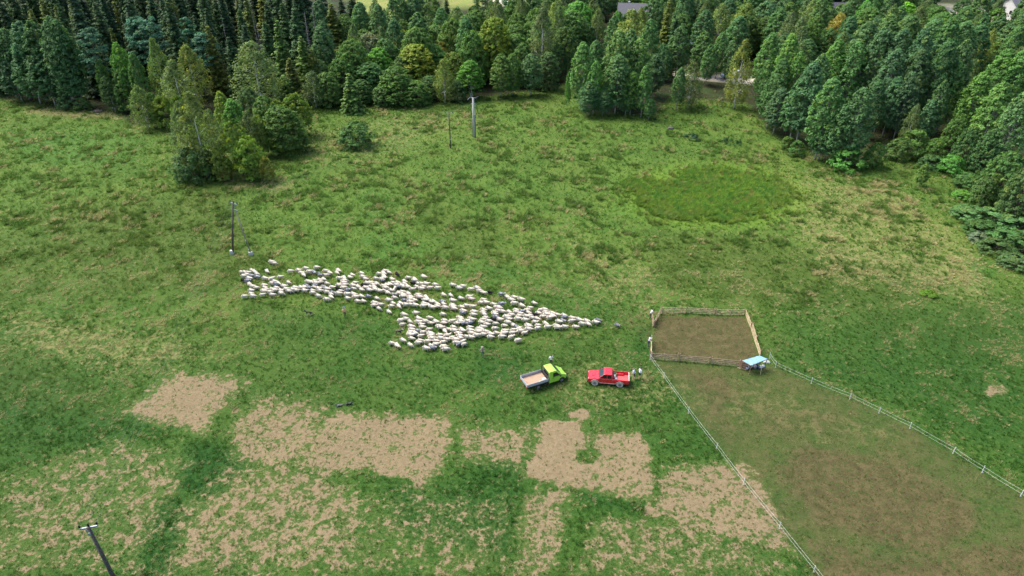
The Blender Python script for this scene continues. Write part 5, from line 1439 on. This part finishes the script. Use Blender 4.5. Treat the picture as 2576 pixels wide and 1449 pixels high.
efence('white posted electric fence running from the near left pen corner to the bottom edge', [(2437, 1350), (2488, 1421), (2579.8, 1550), (2684.5, 1685), (2786, 1818), (2920.5, 1984), (3049.5, 2146), (3200, 2330)])
efence('white posted electric fence running from the blue roofed shelter off to the right', [(2884, 1345), (2907, 1378), (3041, 1439), (3185, 1497), (3294.6, 1550.5), (3410, 1608), (3571, 1700.5), (3681.7, 1773), (3824.9, 1861.8), (3990, 1965)])

# ================================================================== blue roofed shelter and the gear under it
M_BLUE = paint('blue_roof_sheet', (.14, .29, .44), .5, .05, .12, 2.5, (.40, .45, .50), .3)
rc = [S(2700 + a / 8.587, 1260 + b / 8.587, z) for a, b, z in ((725, 790, 1.40), (1270, 635, 1.55), (1530, 745, 1.62), (1000, 945, 1.42))]
ctr = sum((Vector((c.x, c.y, 0)) for c in rc), Vector()) / 4
gz = float(ground_z(ctr.x, ctr.y))
sh = thing('shelter', 'low field shelter with a sky blue sheet roof at the pen corner', 'shelter', (ctr.x, ctr.y, gz))
SHM = Matrix.Translation(sh.location)
lc = [c - sh.location for c in rc]
rf = thing('roof', None, None)
rf.parent = sh
for k in range(4):
    f0, f1 = k / 4, (k + 1) / 4 + .012
    a, b, c_, d = lc[0].lerp(lc[1], f0), lc[0].lerp(lc[1], f1), lc[3].lerp(lc[2], f1), lc[3].lerp(lc[2], f0)
    up = Vector((0, 0, .006 * k))
    mb = MB()
    n = 8
    vs = []
    for i in range(n + 1):
        w = Vector((0, 0, .018 * (i % 2)))
        vs += [a.lerp(b, i / n) + w + up, d.lerp(c_, i / n) + w + up]
    m_ = len(vs)
    vs += [v - Vector((0, 0, .012)) for v in vs]
    fs = []
    for i in range(n):
        q = (2 * i, 2 * i + 2, 2 * i + 3, 2 * i + 1)
        fs += [q, tuple(m_ + j for j in q[::-1])]
    mb.add(vs, fs)
    mb.build('roof_sheet', M_BLUE, rf)
for i, j in ((0, 1), (1, 2), (2, 3), (3, 0)):
    MB().bar(lc[i] - Vector((0, 0, .06)), lc[j] - Vector((0, 0, .06)), .05, .07).build('beam', M_WOODD, sh)
for c in lc:
    MB().tube([(c.x * .95, c.y * .95, -.1), (c.x * .95, c.y * .95, c.z - .05)], .04, 6).build('post', M_WOODD, sh)
bk = [lc[0], lc[1]]
for k in range(3):
    z = .25 + .34 * k
    MB().bar((bk[0].x, bk[0].y, z), (bk[1].x, bk[1].y, z), .03, .26).build('back_board', M_WOODD, sh)

def at(a, b, z=0.0):                       # position read in the enlarged view of the shelter
    p = S(2700 + a / 8.587, 1260 + b / 8.587, z)
    return Vector((p.x, p.y, float(ground_z(p.x, p.y))))
def board(label, a, b, w, mat, th=.03):
    a, b = Vector(a), Vector(b)
    t = tag(MB().bar((0, 0, 0), b - a, w, th, up=(0, -1, .3)).build('board', mat), label, 'board', 'boards by the shelter')
    t.location = a
    return t
M_BOARD = wood('rust_brown_board', (.22, .10, .045), (.33, .165, .08))
M_BOARDL = wood('tan_board', (.36, .225, .125), (.46, .30, .18))
board('tan board standing on end between the near hurdles and the shelter', at(665, 1020), at(665, 1020) + Vector((.10, .25, .98)), .34, M_BOARDL)
board('rust brown board standing on end just under the left roof corner', at(735, 1010), at(735, 1010) + Vector((.10, .25, 1.0)), .32, M_BOARD)
board('dark brown board standing on end in the shade of the shelter', at(815, 985), at(815, 985) + Vector((.08, .2, .75)), .28, M_BOARD)
board('loose pole lying in the grass in front of the shelter boards', at(555, 1025) + Vector((0, 0, .06)), at(860, 1100) + Vector((0, 0, .06)), .08, M_WOODL, .07)
board('thin stick propped upright in front of the shelter', at(1305, 1235), at(1280, 1235) + Vector((.0, .1, 1.75)), .05, M_WOODL, .05)
def pot(label, p, r, h, mat, name='bucket', cat='bucket', group='pots and buckets at the shelter'):
    t = thing(name, label, cat, p, 0, group)
    MB().lathe([(.001, .02), (r * .78, .0), (r, h), (r * .94, h), (r * .74, .03), (.001, .03)], n=14).build('shell', mat, t, smooth=True)
    hb = MB()
    hb.tube([(r * math.cos(a), 0, h + .5 * r * math.sin(a)) for a in np.linspace(0, math.pi, 7)], .008, 4)
    hb.build('handle', M_STEEL, t)
    return t
M_PINK = paint('faded_pink_plastic', (.42, .22, .17), .7)
M_WHITEP = paint('white_plastic', (.62, .65, .68), .5)
M_DKB = paint('dark_blue_plastic', (.03, .045, .075), .6)
pot('faded reddish bucket on the grass left of the shelter', at(785, 1045), .18, .32, M_PINK)
pot('greyish white bucket at the left front corner of the shelter', at(870, 1055), .22, .32, M_WHITEP)
pot('pale grey pail under the front edge of the blue roof', at(1000, 1015), .15, .25, M_WHITEP)
canister('dull milk can under the middle of the blue roof', at(1120, 1030), .20, .50, paint('dull_can', (.34, .30, .33), .5, .5))
pot('dark blue tub in the shade of the shelter', at(930, 1060), .24, .30, M_DKB)
pot('dark tub under the right half of the blue roof', at(1200, 1010), .24, .34, M_DKB)
crumple('bag', 'grey plastic bag heap hanging under the right half of the blue roof', 'bag', at(1300, 1010), (.7, .5, .5), paint('grey_bag', (.40, .42, .44), .6), 9)
crumple('bag', 'pale plastic bag on the right front edge under the blue roof', 'bag', at(1385, 985), (.4, .35, .5), M_WHITEP, 10)
crumple('net_bundle', 'tangled grey fence net bundle at the right end of the shelter', 'net', at(1500, 860), (.8, .5, .5), paint('net', (.40, .42, .38), .9, 0, .3, 20), 12)

# ================================================================== power poles
M_PWOOD = wood('tarred_pole_wood', (.055, .048, .040), (.12, .105, .09), 4)
M_PCON = paint('pale_concrete', (.38, .39, .35), .9, 0, .10, 5)
M_GALV = paint('galvanised_steel', (.26, .29, .34), .55, .4)
M_INS = paint('black_insulator', (.012, .012, .014), .35)
def crossarm(t, top, ang, half=.95, dz=0.0, ins=3, brace=True):
    c, s = math.cos(ang), math.sin(ang)
    f = lambda k, z=0, o=0: Vector((top.x + c * k - s * o, top.y + s * k + c * o, top.z + dz + z))
    MB().bar(f(-half, 0, .10), f(half, 0, .10), .10, .10).build('crossarm', M_GALV, t)
    if brace:
        for sg in (-1, 1): MB().bar(f(sg * half * .6, -.04, .10), f(0, -.75, .10), .05, .04).build('brace', M_GALV, t)
    out = []
    for k in np.linspace(-half * .94, half * .94, ins):
        i = MB()
        b = f(k, .05, .10)
        i.lathe([(.03, 0), (.03, .10), (.085, .12), (.05, .17), (.085, .20), (.05, .25), (.075, .28), (.03, .36), (.001, .37)], b, 9)
        i.build('insulator', M_INS, t, smooth=True)
        out.append(b + Vector((0, 0, .36)))
    return out
def power_pole(label, foot, top_y=None, h=9.5, r=.14, ang=0.0, mat=M_PWOOD, lean=(0, 0)):
    b = S(*foot)
    if top_y is not None:
        lo, hi = 2., 20.
        for _ in range(40):
            m = (lo + hi) / 2
            if proj(b.x, b.y, b.z + m)[1] > top_y / 1.49068: lo = m
            else: hi = m
        h = (lo + hi) / 2
    t = thing('power_pole', label, 'pole', b, 0, 'power line poles')
    top = Vector((lean[0], lean[1], h))
    MB().tube([(0, 0, -.4), top * .5, top], [r * 1.15, r, r * .78], 10).build('pole', mat, t, smooth=True)
    return t, b, top
# base of the nearest pole lies below the picture: find the ground point whose 9.6 m top is seen at its place
pt = S(331, 1978, 9.55)
foot0 = Vector((pt.x, pt.y, 0))
fp = proj(foot0.x, foot0.y, float(gh(foot0.x, foot0.y)))
P1, b1, t1 = power_pole('tarred wooden power pole in the near left corner, its foot out of view', (float(fp[0]) * 1.49068, float(fp[1]) * 1.49068), None, 9.6, .16)
i1 = crossarm(P1, t1 - Vector((0, 0, .15)), R(15), .66)
MB().box((0.0, -.17, 8.95), (.16, .08, .30)).build('bracket', M_GALV, P1)
P2, b2, t2 = power_pole('dark power pole on a concrete foot with a leaning brace pole beside it', (871, 952), 762, 9.5, .14, 0, M_PWOOD, (2.05, 0))
i2 = crossarm(P2, t2 - Vector((0, 0, .1)), R(-32), .8)
MB().bar(t2 + Vector((-.5, .2, -1.1)), t2 + Vector((.6, -.3, -1.1)), .09, .09).build('crossarm', M_GALV, P2)
sb = S(942, 957) - b2
MB().tube([sb + Vector((0, 0, .3)), t2 + Vector((.15, -.05, -1.3))], [.12, .085], 8).build('brace_pole', wood('grey_strut_wood', (.16, .15, .11), (.26, .25, .20)), P2, smooth=True)
MB().box((0, 0, .22), (.62, .55, .85), taper=.85).build('concrete_foot', M_PCON, P2, bevel=.03)
MB().box(sb + Vector((0, 0, .18)), (.62, .55, .80), taper=.85).build('concrete_foot', M_PCON, P2, bevel=.03)
for f in (.12, .30): MB().box(sb.lerp(t2, f) + Vector((-.02, -.13, 0)), (.12, .03, .22)).build('sign_plate', paint('pole_plate', (.75, .74, .66), .5), P2)
P3, b3, t3 = power_pole('slim dark wooden power pole next to the pale concrete one', (1690, 556), 424, 9.5, .12)
i3 = crossarm(P3, t3 - Vector((0, 0, .1)), R(-3), .80)
MB().box((0.02, -.13, 2.0), (.12, .03, .22)).build('sign_plate', paint('pole_plate_small', (.75, .74, .66), .5), P3)
P4, b4, t4 = power_pole('thick pale concrete power pole with switch gear near the wood edge', (1778.5, 514), 366, 9.8, .27, 0, M_PCON)
i4 = crossarm(P4, t4 - Vector((0, 0, .05)), R(-12), .72, 0, 3, False)
i4b = crossarm(P4, t4 - Vector((0, 0, 1.4)), R(-12), .6, 0, 3, False)
for k, (a, b) in enumerate([((-.7, 0, 0), (-1.25, -.3, -.4)), ((.65, 0, 0), (1.15, .2, .25)), ((-.5, 0, .1), (-.6, .1, 1.1)), ((-.2, 0, .1), (-.25, .1, 1.2))]):
    MB().tube([t4 + Vector(a), t4 + Vector(b)], .035, 5).build('switch_arm', M_GALV, P4)
MB().tube([t4 + Vector((.75, -.1, -1.5)), t4 + Vector((.9, -.2, -3.2)), Vector((.42, -.2, 5.0)), Vector((.32, -.12, 4.0)), Vector((.34, -.12, .0))], .05, 6).build('cable', M_INS, P4)
MB().tube([t4 + Vector((-.7, -.1, -1.5)), t4 + Vector((-.6, -.2, -2.8)), Vector((-.34, -.2, 5.6)), Vector((-.36, -.1, .0))], .03, 6).build('cable', M_INS, P4)
MB().box(t4 + Vector((.1, -.32, -3.9)), (.34, .16, .42)).build('switch_box', M_GALV, P4)
M_LINE = paint('line_wire', (.16, .17, .17), .5, .4)
ln = thing('power_line', 'thin power line wires strung between the poles', 'wires', (0, 0, 0))
def span(a, b, sag):
    w = MB()
    w.tube([a.lerp(b, k / 10) - Vector((0, 0, sag * 4 * (k / 10) * (1 - k / 10))) for k in range(11)], .006, 4)
    w.build('wire', M_LINE, ln)
for k in range(3):
    span(b1 + i1[k], b2 + i2[k], .9)
    span(b2 + i2[k], b3 + i3[k], .9)
    span(b3 + i3[k], b4 + i4b[k], .3)

# ================================================================== houses, parked cars at the back
M_PLASTER = paint('white_plaster', (.42, .42, .40), .9, 0, .08, 2)
M_ROOFG = paint('grey_roof', (.085, .088, .10), .7, 0, .14, 3)
M_ROOFD = paint('dark_violet_roof', (.075, .065, .095), .7, 0, .12, 3)
M_ROOFB = paint('blue_grey_roof', (.16, .21, .29), .6, .1, .12, 3)
def house(label, base, w, d, hw, hr, rz, roofm, chim=True):
    t = thing('house', label, 'house', base, rz)
    MB().prism([(-w / 2, -.3), (w / 2, -.3), (w / 2, hw), (0, hw + hr), (-w / 2, hw)], -d / 2, d / 2).build('wall', M_PLASTER, t)
    r = MB()
    for sg in (-1, 1):
        a, b = Vector((sg * (w / 2 + .5), 0, hw - .5 * hr / (w / 2))), Vector((0, 0, hw + hr))
        r.add([a + Vector((0, -d / 2 - .5, .03)), a + Vector((0, d / 2 + .5, .03)), b + Vector((0, d / 2 + .5, .03)), b + Vector((0, -d / 2 - .5, .03)),
               a + Vector((0, -d / 2 - .5, .2)), a + Vector((0, d / 2 + .5, .2)), b + Vector((0, d / 2 + .5, .2)), b + Vector((0, -d / 2 - .5, .2))],
              [(0, 1, 2, 3), (4, 7, 6, 5), (0, 4, 5, 1), (1, 5, 6, 2), (2, 6, 7, 3), (3, 7, 4, 0)])
    ro = r.build('roof', roofm, t)
    if chim: MB().box((.9, d * .2, hw + hr - .2), (.7, .7, 1.6)).build('chimney', M_PLASTER, ro)
    for sg in (-1, 1):
        for k in (-1, 1):
            wn_ = MB().box((k * w * .2, sg * (d / 2 + .005), hw * .55), (1.2, .06, 1.3)).build('window', M_GLASS, t)
            MB().box((k * w * .2, sg * (d / 2 + .02), hw * .55 - .72), (1.5, .12, .10)).build('sill', M_PLASTER, wn_)
    return t
def hbase(px, py):
    p = P(px, py)
    return (p.x, p.y, p.z)
house('big grey roofed house behind the large pale birch', hbase(1592, 78), 10, 11, 4.2, 5.0, R(80), M_ROOFG)
house('white house with dark violet roof and white chimney, half behind birches', hbase(2088, 62), 9, 9, 3.6, 4.0, R(75), M_ROOFD)
house('low shed with blue grey roof beside the dark cone shaped spruce', hbase(1748, 124), 5, 6, 2.2, 1.4, R(60), M_ROOFB, False)
house('white house glimpsed at the top right behind grey trunks', hbase(2556, 44), 9, 10, 4.2, 3.0, R(100), M_ROOFG)

def parked_car(label, px, py, rz, rgb, van=False):
    p = P(px, py)
    t = thing('parked_car', label, 'car', (p.x, p.y, float(ground_z(p.x, p.y))), rz, 'cars parked in the wood')
    m = paint('car_paint', rgb, .3, .2, .05, coat=.5)
    h = 1.9 if van else 1.45
    prof = [(2.1, .35), (2.15, .7), (1.2, .92), (.55, h), (-1.6, h), (-2.1, .95), (-2.15, .35)] + list(arch(-1.35, .32, .40, .35, 7))[::-1] + list(arch(1.35, .32, .40, .35, 7))[::-1]
    MB().prism(prof, -.85, .85, 0, lambda x, z: .84 if z > 1.2 else 1.0).build('body', m, t, bevel=.03)
    quad_panel('windscreen', t, [(1.14, -.68, .98), (1.14, .68, .98), (.62, .62, h - .08), (.62, -.62, h - .08)], M_SCREEN, out=(1, 0, .5))
    for sg in (-1, 1):
        quad_panel('window', t, [(.85, sg * .83, .98), (-1.5, sg * .83, .98), (-1.35, sg * .715, h - .1), (.55, sg * .715, h - .1)], M_GLASS, out=(0, sg, .2))
        for x in (1.35, -1.35): wheel(t, x, sg * .76, .32, .2, M_RUBBER, M_STEEL, .2, sg)
parked_car('light blue car parked in the gap between the trees', 1832, 196, R(10), (.30, .45, .55))
parked_car('white van parked in the gap between the trees', 1860, 194, R(15), (.45, .47, .48), True)

# dark stump and weed clumps in the upper meadow
crumple('stump', 'dark weathered stump in the meadow below the right hand wood', 'stump', S(2516, 484), (1.6, 1.0, .9), bark('stump_bark', (.05, .045, .04), (.15, .14, .13)), 21)
crumple('stump', 'grey stump heap among bushes at the right wood edge', 'stump', S(3545, 580), (2.4, 1.2, 1.2), bark('stump_bark_grey', (.16, .14, .13), (.07, .065, .06)), 22)
crumple('brush_heap', 'heap of dead twigs at the edge of the left wood', 'brush heap', S(368, 420), (2.2, 1.2, .9), bark('twigs', (.12, .10, .09), (.05, .045, .04)), 23)
def weed(label, sx, sy, w, h, tc, seed):
    V, Q, v, ww, _ = crown_leafy(seed, h, w / 2, .05, 26, 34, .34, .15, prof_shrub, 0, .8, .6)
    me = np_mesh('weed_clump', V, Q, M_LEAF, {'v': ('FACE', 'FLOAT', v), 'w': ('FACE', 'FLOAT', ww)})
    o = link_mesh('weed_clump', me)
    o.location = S(sx, sy)
    o.color = tuple(tc) + (1,)
    return tag(o, label, 'plant', 'weed clumps in the upper meadow')
weed('blue green clump of big leaved weeds in the upper meadow', 2594, 522, 3.4, .9, (.040, .095, .055), 301)
weed('green low weed clump between the stump and the reed patch', 2740, 536, 4.6, .8, (.045, .12, .035), 302)
weed('bright yellow green herb clump in the open meadow on the right', 3482, 1108, 2.0, .5, (.12, .24, .03), 303)
# ================================================================== labels that single things out
ORD = ['nearest', 'second', 'third', 'fourth', 'fifth', 'sixth', 'seventh', 'eighth', 'ninth', 'tenth', 'eleventh', 'twelfth', 'thirteenth', 'fourteenth', 'fifteenth', 'sixteenth', 'seventeenth', 'eighteenth', 'nineteenth', 'twentieth', 'twenty first', 'twenty second', 'twenty third', 'twenty fourth', 'twenty fifth']
NUM = ['first', 'second', 'third', 'fourth', 'fifth', 'sixth', 'seventh', 'eighth', 'ninth', 'tenth', 'eleventh', 'twelfth', 'thirteenth', 'fourteenth', 'fifteenth', 'sixteenth', 'seventeenth', 'eighteenth', 'nineteenth', 'twentieth',
       'twenty first', 'twenty second', 'twenty third', 'twenty fourth', 'twenty fifth', 'twenty sixth', 'twenty seventh', 'twenty eighth', 'twenty ninth', 'thirtieth', 'thirty first', 'thirty second', 'thirty third', 'thirty fourth', 'thirty fifth', 'thirty sixth', 'thirty seventh', 'thirty eighth', 'thirty ninth', 'fortieth']
WAY = ['right of', 'upper right of', 'above', 'upper left of', 'left of', 'lower left of', 'below', 'lower right of']
def relate(items, marks, head, sx=1.0):
    """items [(object, x, y, words)]; marks [(phrase, x, y)]: label each item by its place next to the nearest mark."""
    groups = {}
    for o, x, y, wds in items:
        d, ph, mx, my = min(((math.hypot((x - mx) * sx, y - my), ph, mx, my) for ph, mx, my in marks), key=lambda q: q[0])
        w = int(round(math.atan2(-(y - my), (x - mx) * sx) / (math.pi / 4))) % 8
        groups.setdefault((ph, w, wds), []).append((d, o))
    for (ph, w, wds), lst in groups.items():
        lst.sort(key=lambda q: q[0])
        for k, (_, o) in enumerate(lst):
            rank = ORD[k] if k < len(ORD) else 'far off'
            if WAY[w] in ('above', 'below'): o['label'] = f'{wds} {head}, {rank} {WAY[w]} {ph}'.strip().replace('nearest to the ', 'just ')
            else: o['label'] = f'{wds} {head}, {rank} to the {WAY[w]} {ph}'.strip().replace('black faced white', 'black faced')

def by_order(lst, words, cat, group):
    lst = sorted(lst, key=lambda h: h[2])
    marks = []
    for i, h in enumerate(lst):
        left = i < (len(lst) + 1) // 2
        n = NUM[i] if left else NUM[len(lst) - 1 - i]
        side = 'left' if left else 'right'
        ph = f'{n} {words} from the {side}' if n != 'first' else f'{side}most {words}'
        tag(h[0], f'{ph}, walking in the flock', cat, group)
        marks.append(('the ' + ph, h[2], h[3]))
    return marks
MARKS = []
g_ = [h for h in HERD if h[1] in 'gf']
lead = max(g_, key=lambda h: h[2])
tag(lead[0], 'lone grey sheep leading the flock towards the pen', 'sheep', 'grey sheep of the flock')
MARKS.append(('the lone grey leader', lead[2], lead[3]))
MARKS += by_order([h for h in g_ if h is not lead], 'grey sheep', 'sheep', 'grey sheep of the flock')
MARKS += by_order([h for h in HERD if h[1] == 'k'], 'black sheep', 'sheep', 'black sheep of the flock')
sp_ = sorted([h for h in HERD if h[1] == 's'], key=lambda h: h[2])
for i, h in enumerate(sp_):
    tag(h[0], 'black and white spotted sheep in the flock, ' + ('the one further back' if i == 0 and len(sp_) > 1 else 'the one further forward'), 'sheep', 'spotted sheep of the flock')
MARKS.append(('the spotted sheep', sp_[-1][2], sp_[-1][3]))
MARKS += [('the white faced black dog', 1003, 837), ('the hands on hips person', 1214, 880), ('the blue capped person', 868, 780)]
wh = [h for h in HERD if h[1] in 'wpb']
for h in wh: tag(h[0], None, 'sheep', 'white sheep of the flock')
relate([(h[0], h[2], h[3], {'w': 'white', 'p': 'pinkish white', 'b': 'black faced white'}[h[1]]) for h in wh], MARKS, 'sheep')

TM = [('the pale concrete pole', 1190, 300), ('the golden yellow birch', 2105, 70), ('the tall weeping birch', 650, 190), ('the white stemmed birch', 480, 330), ('the round lone shrub', 890, 340), ('the violet roof', 2090, 8), ('the grey house roof', 1575, 12),
      ('the slim lone aspen', 1430, 230), ('the parked cars', 1845, 186), ('the bright green aspen', 300, 180), ('the vivid green round tree', 2280, 30), ('the dense bright shrub', 2130, 402), ('the small lone aspen', 2328, 440), ('the young fir', 880, 235), ('the reddish spruce', 1413, 170),
      ('the blue grey shed roof', 1752, 100), ('the grey stump heap', 2378, 388)]
WORDS = {'aspen_tree': 'green aspen', 'birch_tree': 'birch', 'leafy_tree': 'leafy tree', 'rowan_tree': 'yellowish rowan', 'pine_tree': 'blue green pine', 'spruce_tree': 'dark spruce', 'fir_tree': 'fir', 'dead_spruce': 'grey dead spruce', 'willow_shrub': 'leafy shrub'}
GROUPS = {'aspen_tree': 'aspens along the meadow edge', 'birch_tree': 'birches of the wood', 'leafy_tree': 'leafy trees of the wood', 'rowan_tree': 'rowans of the wood', 'pine_tree': 'pines of the wood', 'spruce_tree': 'spruces of the wood', 'dead_spruce': 'dead spruces of the wood', 'willow_shrub': 'shrubs at the wood edge'}
SPECIAL = {'bright green': 'bright green young aspen standing out at the left wood edge', 'tall weeping': 'tall weeping birch at the corner of the spruce wood', 'slim lone': 'slim lone aspen standing apart at the grass edge', 'large pale': 'large pale birch in front of the grey house roof',
           'golden yellow': 'golden yellow birch in the right hand wood', 'vivid green round': 'vivid green round crown at the top of the right hand wood', 'dense bright': 'dense bright green shrub at the foot of the right hand aspens', 'small lone': 'small lone aspen sapling in the grass on the right',
           'white stemmed': 'big birch with bare white stems in the clump out in the meadow', 'round lone': 'round lone dark shrub standing in the meadow'}
ALLT = {}
for t_ in TREES: ALLT.setdefault(t_[1], []).append(t_)
plain = []
for root, kind, mx, my, adj, tc in TREES:
    tag(root, None, None, GROUPS.get(kind))
    if adj in SPECIAL: root['label'] = SPECIAL[adj]
    elif kind == 'fir_tree' and 'fir' not in [t_[4] for t_ in TREES]: root['label'] = 'young fir with branches down to the grass, at the wood edge'
    elif tc[0] > .15 and kind == 'spruce_tree': root['label'] = 'reddish brown dying spruce at the edge of the wood'
    else: plain.append((root, mx, my, ''))
def ordered(k, words):
    lst = sorted([t_ for t_ in plain if t_[0].name.split('.')[0] == k], key=lambda q: q[1])
    for i, q in enumerate(lst):
        left = i < (len(lst) + 1) // 2
        n = NUM[i] if left else NUM[len(lst) - 1 - i]
        side = 'left' if left else 'right'
        ph = f'{n} {words} from the {side}' if n != 'first' else f'{side}most {words}'
        q[0]['label'] = ph + ', standing in the woods'
        TM.append(('the ' + ph, q[1], q[2]))
for k, w_ in (('dead_spruce', 'grey dead spruce'), ('pine_tree', 'blue green pine'), ('rowan_tree', 'yellowish rowan')): ordered(k, w_)
for k in [k_ for k_ in WORDS if k_ not in ('dead_spruce', 'pine_tree', 'rowan_tree')]:
    it = [p for p in plain if p[0].name.split('.')[0] == k]
    if it: relate(it, TM, WORDS[k])
